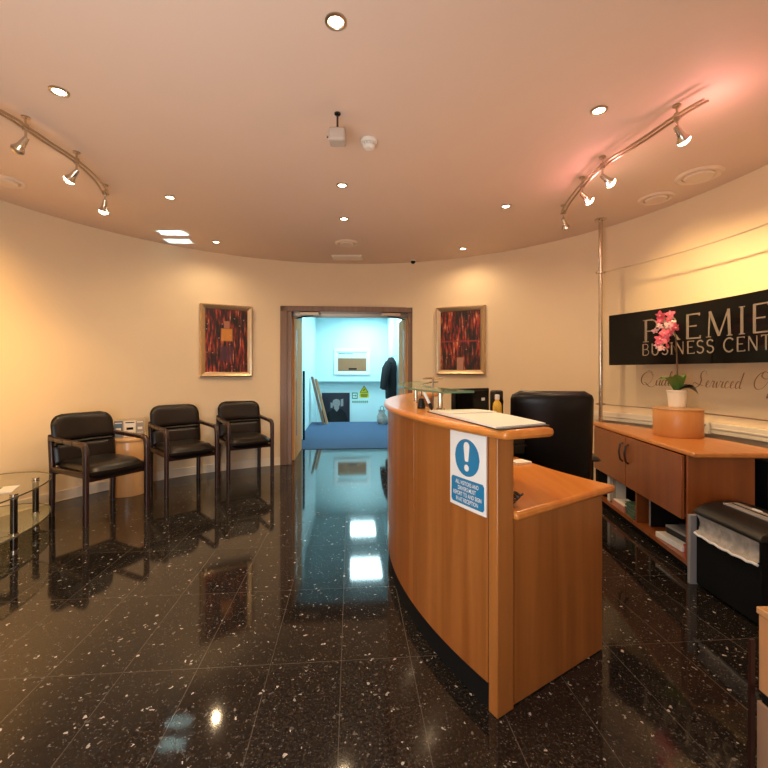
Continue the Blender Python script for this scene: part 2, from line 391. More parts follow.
for v, lab in ((2.55, 'nearer square light panel in the corridor ceiling'), (4.62, 'farther square light panel in the corridor ceiling')):
    t = thing('ceiling_light_panel', lab, 'light', tuple(uv(.30, v, HCOR-.02)), 0, 'corridor light panels')
    b = MB()
    for sx, sy, du, dv in ((.66,.03,0,-.44),(.66,.03,0,.44),(.03,.9,-.315,0),(.03,.9,.315,0)): b.obox(uv(.30+du, v+dv), AX_U, AX_V, sx, sy, HCOR-.02, HCOR)
    obj('panel_frame', b, M_SIGNW, t)
    b = MB(); b.obox(uv(.30, v), AX_U, AX_V, .60, .85, HCOR-.014, HCOR-.002); obj('diffuser', b, M_PANEL, t)

# things in the corridor
def on_end(v): return lambda u0, u1, z0, z1, d0, d1: (MB().obox(uv((u0+u1)/2, v-(d0+d1)/2), AX_U, AX_V, u1-u0, d1-d0, z0, z1))
E1 = on_end(V1-.22); E2 = on_end(V1)
t = thing('framed_notice', 'white framed notice with a brown lower half high on the corridor end wall', 'notice', tuple(uv(-.02, V1-.22, 1.15)))
b = MB()
for r in ((-.46,.53,1.145,1.235),(-.46,.53,1.775,1.865),(-.46,-.37,1.235,1.775),(.44,.53,1.235,1.775)): b.v, b.f = b.v, b.f; q = E1(r[0], r[1], r[2], r[3], 0, .04); b.add(q.v, q.f)
obj('frame', b, M_SIGNW, t, bevel=.008)
obj('printed_sheet', E1(-.37,.44,1.235,1.775, .004, .012), M_CORR, t)
obj('brown_photo', E1(-.35,.42,1.245,1.60, .012, .016), M_BROWNC, t)
obj('caption', E1(-.06, .16, 1.285, 1.33, .016, .019), M_MATTBLK, t); obj('heading', E1(-.34, .06, 1.715, 1.73, .012, .014), M_MATTBLK, t)
# portrait poster standing on the lower landing
t = thing('portrait_poster', 'tall dark poster with a portrait of a person in a dark shirt by end wall', 'poster', tuple(uv(-.42, V1-.05, LOWF)))
obj('poster_board', E2(-.80, -.03, LOWF, .645, .02, .05), M_NAVY, t, bevel=.004)
def flat(poly, v, mat, name, par, d):
    b = MB(); n = len(poly); P = [uv(u, v-d, z) for u, z in poly]
    b.add(P, [tuple(range(n))]); obj(name, b, mat, par)
flat([(-.74,-.5),(-.72,-.06),(-.64,.10),(-.50,.19),(-.37,.22),(-.24,.18),(-.14,.08),(-.09,-.10),(-.08,-.5)], V1, M_COAT, 'shirt', t, .054)
flat([(-.40+.105*math.cos(a*PI/10), .36+.135*math.sin(a*PI/10)) for a in range(20)], V1, M_SKIN, 'face', t, .056)
flat([(-.46,.28),(-.46,.20),(-.39,.12),(-.33,.20),(-.33,.28)], V1, M_SKIN, 'neck', t, .055)
flat([(-.51,.38),(-.50,.49),(-.44,.535),(-.36,.54),(-.30,.49),(-.29,.40),(-.315,.45),(-.40,.475),(-.48,.45)], V1, M_NAVY, 'hair', t, .058)
flat([(-.56,.22),(-.56,.38),(-.50,.36),(-.50,.24)], V1, M_GREY, 'light_patch', t, .052); flat([(-.28,.26),(-.28,.46),(-.21,.48),(-.21,.28)], V1, M_GREY, 'light_patch', t, .052)
# signs on the lower wall
t = thing('hazard_sign', 'yellow hazard sign with a black edged triangle on corridor end wall', 'sign', tuple(uv(.35, V1, .5)))
obj('sign_plate', E2(.24,.50,.50,.64,0,.008), M_SIGNY, t)
b = MB(); P = [uv(u, V1-.006, z) for u, z in ((.24,.645),(.50,.645),(.37,.85))]; b.add(P, [(0,1,2)]); obj('triangle', b, M_SIGNY, t)
b = MB()
for (a, c2) in (((.26,.655),(.48,.655)),((.26,.655),(.37,.83)),((.48,.655),(.37,.83)),((.37,.70),(.37,.76)),((.33,.70),(.40,.73)),((.27,.60),(.47,.60)),((.27,.565),(.47,.565)),((.29,.53),(.45,.53))): b.tube([uv(a[0], V1-.012, a[1]), uv(c2[0], V1-.012, c2[1])], .009, 6)
obj('black_print', b, M_MATTBLK, t)
t = thing('direction_sign', 'small green and white arrow sign left of the yellow hazard sign', 'sign', tuple(uv(.10, V1, .5)))
obj('sign_plate', E2(.02,.20,.46,.66,0,.008), M_SIGNW, t)
b = MB()
for r in ((.03,.19,.62,.65),(.03,.19,.47,.50),(.03,.055,.50,.62),(.06,.13,.548,.572),(.165,.19,.50,.62)): q = E2(*r, .008, .011); b.add(q.v, q.f)
b.add([uv(u, V1-.012, z) for u, z in ((.12,.60),(.16,.56),(.12,.52))], [(2,1,0)])
obj('arrow', b, M_SIGNG, t)
t = thing('text_strip', 'narrow strip of dark lettering below the arrow sign on corridor wall', 'sign', tuple(uv(.25, V1, .3)))
obj('sign_plate', E2(.02,.50,.34,.44,0,.006), M_SIGNW, t)
b = MB()
for k in range(8): q = E2(.04+.057*k, .08+.057*k, .36, .42, .006, .009); b.add(q.v, q.f)
obj('lettering', b, M_SIGNG, t)
# leaning planks
for k, (v, m, off, lab) in enumerate(((4.0, M_FRAMEW, 0, 'dark brown plank leaning against the left corridor wall'), (4.14, M_BEECH2, .075, 'pale plank leaning just behind the dark one in the corridor'))):
    b = MB(); p0 = uv(-.66+off, v, .008); p1 = uv(-.925+off, v, 1.12-.06*k); w = AX_V*.06; th = (AX_U*.055)
    b.add([p0-w, p0+w, p0+w+th, p0-w+th, p1-w, p1+w, p1+w+th, p1-w+th], [(3,2,1,0),(4,5,6,7),(0,1,5,4),(1,2,6,5),(2,3,7,6),(3,0,4,7)])
    tag(obj('plank', b, m, bevel=.003), lab, 'plank', 'leaning planks')
b = MB(); b.obox(uv(-.845, 1.85), AX_U, AX_V, .035, .05, .006, 1.25)
tag(obj('wall_panel_strip', b, M_MATTBLK, bevel=.004), 'narrow upright black board standing against the left corridor pillar past the door', 'panel')
# coat on the right corridor wall
t = thing('coat', 'black coat hanging on the right corridor wall', 'coat', tuple(uv(.85, 3.1, .66)))
b = MB()
rings = [(.66,.115,.21),(.80,.12,.21),(1.0,.12,.20),(1.2,.12,.20),(1.34,.125,.22),(1.44,.11,.20),(1.50,.075,.11),(1.54,.05,.07)]
vs = []; fs = []; n = 20
for z, rx, ry in rings:
    for j in range(n):
        a = 2*PI*j/n; w = 1 + .08*math.sin(5*a)*(1.4-z if z < 1.4 else 0)
        vs.append(uv(.86+rx*w*math.cos(a), 3.1+ry*w*math.sin(a), z))
for i in range(len(rings)-1):
    for j in range(n): q = (j+1) % n; fs.append((i*n+j, i*n+q, (i+1)*n+q, (i+1)*n+j))
fs += [tuple(range(n-1,-1,-1)), tuple((len(rings)-1)*n+j for j in range(n))]
b.add(vs, fs); obj('coat_body', b, M_COAT, t, sharp=60)
for s in (-1, 1):
    b = MB(); b.tube([uv(.81, 3.1+s*.17, 1.44), uv(.75, 3.1+s*.22, 1.30), uv(.71, 3.1+s*.24, 1.05), uv(.69, 3.1+s*.24, .86)], [.06,.07,.062,.055], 12); obj('sleeve', b, M_COAT, t, sharp=60)
b = MB(); b.tube([uv(.995, 3.1, 1.57), uv(.93, 3.1, 1.57), uv(.88, 3.1, 1.56), uv(.86, 3.1, 1.53)], .008, 8)
obj('hook', b, M_CHROME, t)
t = thing('carrier_bag', 'small crumpled grey bag on the corridor carpet below the coat', 'bag', tuple(uv(.73, 4.0, .006)))
b = MB(); vs = []; fs = []; n = 14; rr = [(.006,.10),(.08,.13),(.18,.115),(.27,.07),(.33,.085)]
for z, r in rr:
    for j in range(n): a = 2*PI*j/n; k = r*(1+.18*math.sin(3*a+z*20)); vs.append(uv(.73+k*math.cos(a), 4.0+k*math.sin(a), z))
for i in range(len(rr)-1):
    for j in range(n): q = (j+1) % n; fs.append((i*n+j, i*n+q, (i+1)*n+q, (i+1)*n+j))
fs += [tuple(range(n-1,-1,-1))]
b.add(vs, fs); obj('bag_body', b, M_BAG, t, sharp=60)
b = MB(); b.tube([uv(.69, 4.0, .32), uv(.69, 4.0, .40), uv(.73, 4.0, .43), uv(.77, 4.0, .40), uv(.77, 4.0, .32)], .008, 6); obj('bag_handle', b, M_GREENF, t)

# ------------------------------------------------------------------ visitor chairs (local: faces +x)
def rr_outline(v, w, h, r, bottom=False):       # half width of a rounded rectangle at height v (-h/2..h/2)
    d = v-(h/2-r)
    if bottom: d = max(d, (-h/2+r)-v)
    return w/2 if d <= 0 else w/2-r+math.sqrt(max(0, r*r-d*d))
def make_chair(label):
    t = thing('visitor_chair', label, 'chair', (0,0,0), 0, 'leather armchairs along the wall')
    def seat(u, v, s):
        y = u*.228; x = v*.265+.015
        e = (max(0,1-abs(u)**6)*max(0,1-abs(v)**6))**.5
        z = .436 + (.055*e if s > 0 else -.085*e) - .03*max(0, (v-.4)/.6)**2*(1 if s > 0 else .2) - .012*(1-u*u)*(1-v*v)
        x += .02*(1-u*u)*(v > 0)*v
        return Vector((x, y, z))
    obj('seat', MB().cushion(seat, 22, 18), M_BLKLEATH, t, world=False, sharp=70)
    def back(u, v, s, z0=.63, z1=.87, th=.035, r=.10, w=.515):
        h = z1-z0; zz = v*h/2; hw = rr_outline(zz, w, h, r); y = u*hw
        e = (max(0,1-abs(u)**8)*max(0,1-abs(v)**8))**.5
        z = (z0+z1)/2+zz; lean = -.215-(z-.45)*.20
        return Vector((lean - .035*(1-(y/.27)**2) + s*th*e, y, z))
    br = obj('backrest', MB().cushion(back, 24, 18), M_BLKLEATH, t, world=False, sharp=70)
    low = lambda u, v, s: back(u, v, s, .44, .618, .034, .012, .50)
    obj('lower_back_pad', MB().cushion(low, 20, 10), M_BLKLEATH, br, world=False, sharp=70)
    b = MB(); b.tube([(-.215-.17*.20-.035*(1-(y/.27)**2)+.018, y, .62) for y in [(-.245+.049*k) for k in range(11)]], .016, 8); obj('piping', b, M_BLKLEATH, br, world=False, sharp=70)
    for s in (-1, 1):
        y = s*.250
        b = MB(); b.tube([(.262,y,0),(.262,y,.56),(.256,y,.615),(.235,y,.643),(.20,y,.652)], [.022,.024,.025,.025,.025], 10); obj('front_leg', b, M_MAHOG, t, world=False, sharp=60)
        b = MB(); b.tube([(-.275,y,0),(-.265,y,.40),(-.29,y,.66),(-.30,y,.70)], [.022,.024,.024,.018], 10); obj('rear_leg', b, M_MAHOG, t, world=False, sharp=60)
        b = MB()
        prof = [(.215,.652),(.10,.657),(-.05,.660),(-.20,.665),(-.285,.668)]
        for k in range(4):
            (x0,z0),(x1,z1) = prof[k], prof[k+1]
            M = None; w = .024
            b.add([(x0,y-w,z0-.018),(x0,y+w,z0-.018),(x0,y+w,z0+.016),(x0,y-w,z0+.016),(x1,y-w,z1-.018),(x1,y+w,z1-.018),(x1,y+w,z1+.016),(x1,y-w,z1+.016)],
                  [(0,1,2,3),(7,6,5,4),(0,4,5,1),(1,5,6,2),(2,6,7,3),(3,7,4,0)])
        obj('armrest', b, M_MAHOG, t, world=False, bevel=.008)
        b = MB(); b.box((-.27, y-.014, .385), (.262, y+.014, .43)); obj('side_rail', b, M_MAHOG, t, world=False, bevel=.005)
    b = MB(); b.box((-.27,-.245,.36),(-.235,.245,.40)); b.box((.215,-.245,.345),(.245,.245,.385)); obj('cross_rail', b, M_MAHOG, t, world=False, bevel=.004)
    return t
chair = make_chair('dark leather armchair nearest the glass table, leftmost of three')
chair.location = (-2.50, 3.665, 0); chair.rotation_euler = (0,0,rad(-28))
dup(chair, (-2.155, 4.47, 0), rad(-46), 'middle dark leather armchair, right of the wooden drum with leaflets')
dup(chair, (-1.685, 5.03, 0), rad(-57), 'dark leather armchair nearest the double doors, under the left painting')

# drum with leaflets
DC = Vector((-2.62, 4.26, 0))
t = thing('drum_table', 'pale wooden drum side table between two leather armchairs', 'side table', tuple(DC))
b = MB(); b.lathe([(.165,0),(.168,.01),(.168,.535),(.165,.545)], tuple(DC), 40); obj('drum_body', b, M_BEECH, t)
b = MB(); b.lathe([(0,.545),(.174,.545),(.176,.55),(.176,.565),(.172,.57),(0,.57)], tuple(DC), 40); obj('table_top', b, M_BEECH, t)
dx = (ROOM-DC).normalized(); dy = Vector((-dx.y, dx.x, 0))
fx = Vector((.55,-.835,0)); fy = Vector((.835,.55,0))
t = thing('leaflet_holder', 'clear acrylic leaflet holder on the wooden drum', 'leaflet holder', (DC.x, DC.y, .57))
b = MB()
b.obox(DC-fx*.06, fx, fy, .004, .30, .572, .76); obj('back_plate', b, M_ACRYL, t)
b = MB(); b.obox(DC, fx, fy, .12, .30, .5705, .574); obj('base_tray', b, M_ACRYL, t)
b = MB(); b.obox(DC+fx*.055, fx, fy, .004, .30, .574, .63); obj('front_lip', b, M_ACRYL, t)
for k, (off, m, w, lab) in enumerate(((-.09, M_BLUEP, .075, 'blue leaflet in the left slot of the acrylic holder'), (.01, M_PAPER, .10, 'white leaflet with dark print in the middle of acrylic holder'), (.10, M_GREY, .07, 'grey leaflet in the right slot of the acrylic holder'))):
    t = thing('leaflet', lab, 'leaflet', tuple(DC+fx*.0+fy*off+Vector((0,0,.575))), 0, 'leaflets in the acrylic holder')
    b = MB(); c = DC+fy*off - fx*.01*k; b.obox(c, fx, fy, .010, w, .576, .74-.006*k); obj('cover', b, m, t)
    for z0, z1, ww in ((.715,.725,.8),(.645,.67,.6),(.61,.616,.75)): obj('print_line', MB().obox(c+fx*.0056, fx, fy, .001, w*ww, z0, z1), M_MATTBLK if k == 1 else M_PAPER, t)

# ------------------------------------------------------------------ glass table
TC = Vector((-3.0, 2.66, 0)); TA, TB = .485, .895
def ell(f, n=64): return [(TC.x+TA*f*math.cos(2*PI*i/n), TC.y+TB*f*math.sin(2*PI*i/n)) for i in range(n)]
t = thing('glass_coffee_table', 'oval two tier glass coffee table with steel posts at left edge', 'coffee table', tuple(TC))
for nm, z in (('table_top', .385), ('lower_shelf', .115)):
    b = MB(); b.prism(ell(1), z-.005, z+.005); tp = obj(nm, b, M_TABLEGL if z > .2 else M_SHELFGL, t)
    b = MB(); o1 = ell(1.006); o2 = ell(.994); n = 64
    vs = [(x,y,z-.005) for x,y in o1]+[(x,y,z+.005) for x,y in o1]
    b.add(vs, [(i,(i+1)%n,n+(i+1)%n,n+i) for i in range(n)]); obj('polished_edge', b, M_EDGEDK, tp)
for px, py in ((-2.56, 2.87), (-2.77, 3.30), (-2.58, 2.46), (-3.3, 3.10), (-3.3, 2.25)):
    b = MB(); b.cyl((px,py,0.012),(px,py,.38), .021, 20); lg = obj('leg', b, M_DKMETAL, t)
    for z0, z1, r in ((0,.014,.026),(.098,.11,.027),(.12,.132,.027),(.368,.38,.026),(.39,.402,.024)): obj('clamp_ring', MB().cyl((px,py,z0),(px,py,z1), r, 20), M_CHROME, lg)
t = thing('magazine', 'open green and white magazine lying on the glass table', 'magazine', (-2.80, 2.95, .391))
b = MB(); b.box((-.14,-.10,0),(.14,.10,.006), Matrix.Translation((-2.80,2.95,.391)) @ Matrix.Rotation(.5,4,'Z')); obj('pages', b, M_PAPER, t)
b = MB(); b.box((-.13,-.05,.006),(.05,.08,.008), Matrix.Translation((-2.80,2.95,.391)) @ Matrix.Rotation(.5,4,'Z')); obj('green_picture', b, M_LEAF, t)

# ------------------------------------------------------------------ pictures on the wall
def picture(pa, pb, z0, z1, mat, label, name='framed_painting'):
    a = Vector((*pa,0)); c = Vector((*pb,0)); d = (c-a).normalized(); mid = (a+c)/2; W = (c-a).length
    nrm = Vector((d.y,-d.x,0))
    if nrm.dot(ROOM-mid) < 0: nrm = -nrm
    t = thing(name, label, 'painting', (mid.x, mid.y, z0), 0, 'abstract paintings in champagne frames')
    f = .062; H = z1-z0; b = MB()
    # mitred bevelled frame: outer ring deep, inner ring proud
    def ring(ins, d): return [mid+d_*(W/2-ins)*sx+nrm*d+Vector((0,0,(z0 if sz < 0 else z1)-sz*ins)) for sx, sz, d_ in ((-1,-1,d_v),(1,-1,d_v),(1,1,d_v),(-1,1,d_v))]
    d_v = d
    rings = [ring(0,-.05), ring(0,.026), ring(.012,.036), ring(f-.012,.022), ring(f,.012)]
    vs = [p for r in rings for p in r]
    for i in range(len(rings)-1):
        for j in range(4): q = (j+1) % 4; b.f.append((i*4+j, i*4+q, (i+1)*4+q, (i+1)*4+j))
    b.v = vs; obj('frame', b, M_GOLD, t, sharp=20)
    b = MB(); r = ring(f-.006,.014); b.add(r, [(0,1,2,3)])
    o = obj('canvas', b, mat, t)
    Mi = Matrix.Translation((mid.x, mid.y, (z0+z1)/2)); # centre the canvas mesh so its texture is centred
    for v in o.data.vertices: v.co.z -= H/2
    o.location.z = H/2
picture((-2.236,5.037), (-1.705,5.355), 1.178, 2.075, painting('left_painting_paint', 3.1, ((.075,.085,.075,(.75,.30,.05)),(-.16,.10,.085,(.075,.022,.045)),(.20,.05,.04,(.45,.20,.12)))), 'abstract painting with a glowing orange centre, left of the doors')
picture((.698,5.50), (1.275,5.215), 1.205, 2.083, painting('right_painting_paint', 8.7, ((-.01,.012,.33,(.30,.03,.03)),(-.30,.09,.05,(.55,.28,.20)))), 'dark red streaked abstract painting on the wall behind reception')

# ------------------------------------------------------------------ reception desk
A0, A1 = 147.6, 212.4
t = thing('reception_desk', 'curved cherry wood reception desk with raised visitor counter', 'reception desk', (.55, 2.8, 0))
seams = [211.5, 198.2, 184.9, 171.6, 158.3, 147.6]
for k in range(5):
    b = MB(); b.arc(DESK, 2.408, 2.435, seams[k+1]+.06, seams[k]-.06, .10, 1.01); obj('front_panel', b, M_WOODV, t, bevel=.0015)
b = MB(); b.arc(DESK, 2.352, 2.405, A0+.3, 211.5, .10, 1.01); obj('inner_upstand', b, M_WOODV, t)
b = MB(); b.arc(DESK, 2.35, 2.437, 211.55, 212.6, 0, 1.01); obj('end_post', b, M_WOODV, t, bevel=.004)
b = MB(); b.arc(DESK, 2.36, 2.427, A0+.5, 211.6, 0, .10); obj('plinth', b, M_MATTBLK, t)
co_ = [tuple(pol(DESK, 2.460, A0-1+(213.9-A0+1)*i/48))[:2] for i in range(49)]; ci_ = [tuple(pol(DESK, 2.245, 215.1+(A0-1-215.1)*i/48))[:2] for i in range(49)]
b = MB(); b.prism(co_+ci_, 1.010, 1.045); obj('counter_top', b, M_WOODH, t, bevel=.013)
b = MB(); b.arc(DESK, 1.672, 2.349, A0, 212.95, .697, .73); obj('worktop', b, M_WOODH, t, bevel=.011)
b = MB(); b.arc(DESK, 1.755, 2.345, 211.75, 212.4, .005, .697); obj('side_panel', b, M_WOODV, t, bevel=.002)
b = MB(); b.arc(DESK, 1.755, 2.345, A0+.2, A0+1, .005, .697); obj('side_panel', b, M_WOODV, t, bevel=.002)
b = MB(); b.arc(DESK, 2.325, 2.349, A0+.5, 211.7, .02, .697); obj('modesty_panel', b, M_WOODV, t)
# raised glass shelf on the counter
t = thing('glass_shelf', 'curved green edged glass shelf on steel posts above the counter', 'shelf', tuple(pol(DESK, 2.28, 180, 1.045)))
b = MB(); b.arc(DESK, 2.19, 2.365, 154, 202, 1.147, 1.155, 50); g = obj('glass_panel', b, M_GREENGL, t)
b = MB(); b.arc(DESK, 2.3645, 2.3665, 154, 202, 1.146, 1.156, 50); b.arc(DESK, 2.19, 2.366, 201.98, 202.05, 1.146, 1.156, 2); b.arc(DESK, 2.1885, 2.1905, 154, 202, 1.146, 1.156, 50); obj('polished_edge', b, M_EDGE, g)
for a in (195.6, 180, 164):
    p = pol(DESK, 2.245, a); b = MB(); b.lathe([(.024,1.045),(.024,1.052),(.013,1.055),(.013,1.137),(.022,1.14),(.022,1.147)], (p.x,p.y,0), 20); obj('post', b, M_CHROME, t)

# mandatory notice on the desk front
def text_mesh(s, size, align='CENTER'):
    cu = bpy.data.curves.new('txt', 'FONT'); cu.body = s; cu.size = size; cu.align_x = align; cu.resolution_u = 3; cu.offset = size*.012
    o = bpy.data.objects.new('txt', cu); col.objects.link(o)
    dg = bpy.context.evaluated_depsgraph_get(); me = bpy.data.meshes.new_from_object(o.evaluated_get(dg))
    vs = [v.co.copy() for v in me.vertices]; fs = [tuple(p.vertices) for p in me.polygons]
    bpy.data.objects.remove(o); bpy.data.curves.remove(cu); bpy.data.meshes.remove(me)
    return vs, fs
SA, SR, SZ = 206.3, 2.4372, .708        # left edge angle, radius, bottom height ; 0.214 x 0.297
def on_desk(x, z, d=0): return pol(DESK, SR+d, SA + math.degrees(x/SR), SZ+z)
def desk_patch(pts, d):      # convex outline cut into upright strips that follow the curved front
    xs = [p[0] for p in pts]; x0, x1 = min(xs), max(xs); n = 28; b = MB(); vs = []
    def span(x):
        zs = []
        for i in range(len(pts)):
            (xa, za), (xb, zb) = pts[i], pts[(i+1) % len(pts)]
            if min(xa, xb)-1e-9 <= x <= max(xa, xb)+1e-9:
                if abs(xb-xa) < 1e-9: zs += [za, zb]
                else: zs.append(za+(zb-za)*(x-xa)/(xb-xa))
        return min(zs), max(zs)
    for i in range(n+1):
        x = x0+(x1-x0)*i/n; lo, hi = span(x); vs += [on_desk(x, lo, d), on_desk(x, hi, d)]
    return b.add(vs, [(2*i, 2*i+2, 2*i+3, 2*i+1) for i in range(n)])
t = thing('notice_sheet', 'white and blue report to reception notice on the desk front', 'sign', tuple(on_desk(.107, 0)))
b = MB(); b.arc(DESK, 2.4352, SR+.0008, SA, SA+math.degrees(.214/SR), SZ, SZ+.299, 8); obj('sheet', b, M_SIGNW, t)
obj('blue_disc', desk_patch([(.107+.073*math.cos(2*PI*i/40), .202+.073*math.sin(2*PI*i/40)) for i in range(40)], .0014), M_SIGNB, t)
b = desk_patch([(.1175,.190),(.1245,.247),(.122,.256),(.115,.2625),(.107,.264),(.099,.2625),(.092,.256),(.0895,.247),(.0965,.190),(.100,.1875),(.107,.1865),(.114,.1875)], .002)
q = desk_patch([(.107+.0135*math.cos(2*PI*i/24), .162+.0135*math.sin(2*PI*i/24)) for i in range(24)], .002); b.add(q.v, q.f); obj('exclamation_mark', b, M_SIGNW, t)
def rrect(x0, x1, z0, z1, r):
    o = []
    for cx_, cz_, a0 in ((x1-r,z0+r,-90),(x1-r,z1-r,0),(x0+r,z1-r,90),(x0+r,z0+r,180)):
        o += [(cx_+r*math.cos(rad(a0+k*15)), cz_+r*math.sin(rad(a0+k*15))) for k in range(7)]
    return o
obj('blue_text_box', desk_patch(rrect(.010,.204,.014,.117,.010), .0014), M_SIGNB, t)
b = MB()
for k, s in enumerate(('ALL VISITORS AND', 'DRIVERS MUST', 'REPORT TO AND SIGN', 'IN AT RECEPTION')):
    vs, fs = text_mesh(s, .0225); b.add([on_desk(.107+v.x*.72, .091-.0225*k+v.y, .002) for v in vs], fs)
obj('lettering', b, M_SIGNW, t)

# things on the counter
Pa, Pb, Pc, Pd = Vector((.215,2.07,0)), Vector((.45,2.135,0)), Vector((.618,1.545,0)), Vector((.395,1.425,0))
t = thing('visitors_book', 'open white visitors book lying on the near end of the counter', 'book', (.42, 1.8, 1.045))
def lerp(a, c, f): return a+(c-a)*f
b = MB(); b.prism([(p.x,p.y) for p in (Pa,Pb,Pc,Pd)], 1.0455, 1.049); obj('cover', b, M_BLACK, t, bevel=.001)
def page(f0, f1, hgt, crown):
    b = MB(); n = 12; vs = []; fs = []
    for i in range(n+1):
        f = f0+(f1-f0)*i/n; s = (i/n if crown > 0 else 1-i/n)
        z = 1.049+hgt*(1-.55*s*s)
        for p, zz in ((lerp(Pa,Pd,f),1.049),(lerp(Pb,Pc,f),1.049),(lerp(Pb,Pc,f),z),(lerp(Pa,Pd,f),z)):
            c = (Pa+Pb+Pc+Pd)/4; q = c+(p-c)*.97; vs.append((q.x,q.y,zz))
    for i in range(n):
        a = 4*i; d = a+4; fs += [(a,d,d+1,a+1),(a+1,d+1,d+2,a+2),(a+2,d+2,d+3,a+3),(a+3,d+3,d,a)]
    fs += [(0,1,2,3),(4*n+3,4*n+2,4*n+1,4*n)]
    return b.add(vs, fs)
obj('left_pages', page(.02,.40,.016,-1), M_PAPER, t); obj('right_pages', page(.405,.98,.012,1), M_PAPER, t)
t = thing('pen', 'white barrelled pen leaning in its black socket behind the book', 'pen', (.24,2.19,1.045))
b = MB(); b.tube([(.240,2.19,1.078),(.214,2.215,1.136)], [.0085,.0085], 10); obj('barrel', b, M_SIGNW, t)
b = MB(); b.tube([(.253,2.178,1.046),(.248,2.182,1.056),(.240,2.19,1.078)], [.004,.009,.009], 10); obj('grip', b, M_BLACK, t)
b = MB(); b.lathe([(.022,1.0455),(.022,1.062),(.013,1.098),(.010,1.10)], (.205,2.275,0), 16)
tag(obj('pen_holder', b, M_BLACK), 'small black holder on the counter behind the white pen', 'pen holder')

# things on the worktop
t = thing('monitor', 'black desktop screen standing on the desk behind the counter', 'monitor', (.625,3.0,.73))
nrm = Vector((.45,-.893,0)); sd = Vector((.893,.45,0)); c = Vector((.625,3.0,0))
b = MB(); b.obox(c, sd, nrm, .32, .035, .83, 1.125); obj('screen_case', b, M_BLACK, t, bevel=.006)
b = MB(); b.obox(c+nrm*.018, sd, nrm, .29, .002, .85, 1.105); obj('display', b, M_SIGNBLK, t)
b = MB(); b.obox(c-nrm*.03, sd, nrm, .07, .03, .74, .95); obj('stand_neck', b, M_BLACK, t, bevel=.004)
b = MB(); b.lathe([(0,.731),(.12,.731),(.12,.738),(.09,.745),(0,.745)], tuple(c-nrm*.02), 28); obj('stand_base', b, M_BLACK, t)
b = MB(); b.obox(c+sd*.10+nrm*.0195, sd, nrm, .03, .002, 1.035, 1.055); obj('white_label', b, M_SIGNW, t)
t = thing('desk_printer', 'black desk printer beside the screen behind the counter', 'printer', (.80,2.62,.73))
pc = Vector((.70,2.63,0))
b = MB(); b.obox(pc, sd, nrm, .27, .26, .731, .925); obj('printer_body', b, M_BLACK, t, bevel=.015)
b = MB(); b.obox(pc+nrm*.14, sd, nrm, .22, .05, .79, .80); obj('paper_tray', b, M_BLACK, t)
t = thing('drink_bottle', 'yellow drink bottle with a white cap beside the dark screen', 'bottle', (.705,2.585,.925))
b = MB(); b.lathe([(.026,.926),(.028,.93),(.028,1.03),(.024,1.05),(.013,1.065),(.012,1.075)], (.705,2.585,0), 20); obj('bottle_body', b, M_YELLOW, t)
b = MB(); b.lathe([(.0145,1.073),(.0145,1.10),(.012,1.103)], (.705,2.585,0), 16); obj('cap', b, M_SIGNW, t)
t = thing('desk_speaker', 'small black upright speaker right of the yellow bottle', 'speaker', (.735,2.71,.925))
sc_ = Vector((.735,2.71,0)); b = MB(); b.obox(sc_, sd, nrm, .07, .06, .926, 1.125); obj('speaker_case', b, M_BLACK, t, bevel=.012)
b = MB(); b.lathe([(0,.001),(.03,.001),(.03,0)], (0,0,0), 20, Matrix.Translation(sc_+nrm*.031+Vector((0,0,1.05))) @ nrm.to_track_quat('Z','Y').to_matrix().to_4x4()); obj('speaker_cone', b, M_MATTBLK, t)
t = thing('desk_lamp', 'slim desk lamp with a flat round head behind the counter', 'lamp', (.40,3.40,.73))
b = MB(); b.lathe([(0,.731),(.07,.731),(.07,.738),(.012,.745),(0,.745)], (.40,3.40,0), 24); obj('base', b, M_SATIN, t)
b = MB(); b.cyl((.40,3.40,.74),(.40,3.40,1.185),.008,10); obj('pole', b, M_SATIN, t)
b = MB(); b.lathe([(0,1.184),(.08,1.184),(.085,1.19),(.06,1.199),(0,1.20)], (.40,3.40,0), 28); obj('lamp_head', b, M_SATIN, t)
b = MB(); p0 = Vector((.485,1.62,.737)); pts = [p0+Vector((.015*math.cos(a*.7)*(1-.01*a)+.0012*a, .030*math.sin(a*.7), .0011*a)) for a in range(36)]
b.tube(pts, .004, 6); tag(obj('coiled_cable', b, M_BLACK), 'coiled black cable on the worktop behind the desk end', 'cable')
t = thing('desk_telephone', 'black desk telephone on the worktop beside the upstand', 'telephone', (.44,1.98,.73))
b = MB(); b.prism([(0,0),(.20,0),(.20,.06),(0,.025)], -.08, .08, Matrix.Translation((.385,1.98,.731)) @ Matrix.Rotation(rad(10),4,'Z') @ Matrix.Rotation(PI/2,4,'X')); obj('phone_body', b, M_BLACK, t, bevel=.006)
b = MB(); b.tube([(.385,1.92,.80),(.445,1.925,.815),(.525,1.94,.82),(.575,1.95,.815)], [.022,.015,.015,.022], 10); obj('handset', b, M_BLACK, t)
b = MB(); b.box((-.05,-.04,0),(.05,.04,.012), Matrix.Translation((.765,2.34,.731)) @ Matrix.Rotation(.4,4,'Z'))
tag(obj('note_pad', b, M_PAPER), 'small white note pad on the worktop', 'note pad')

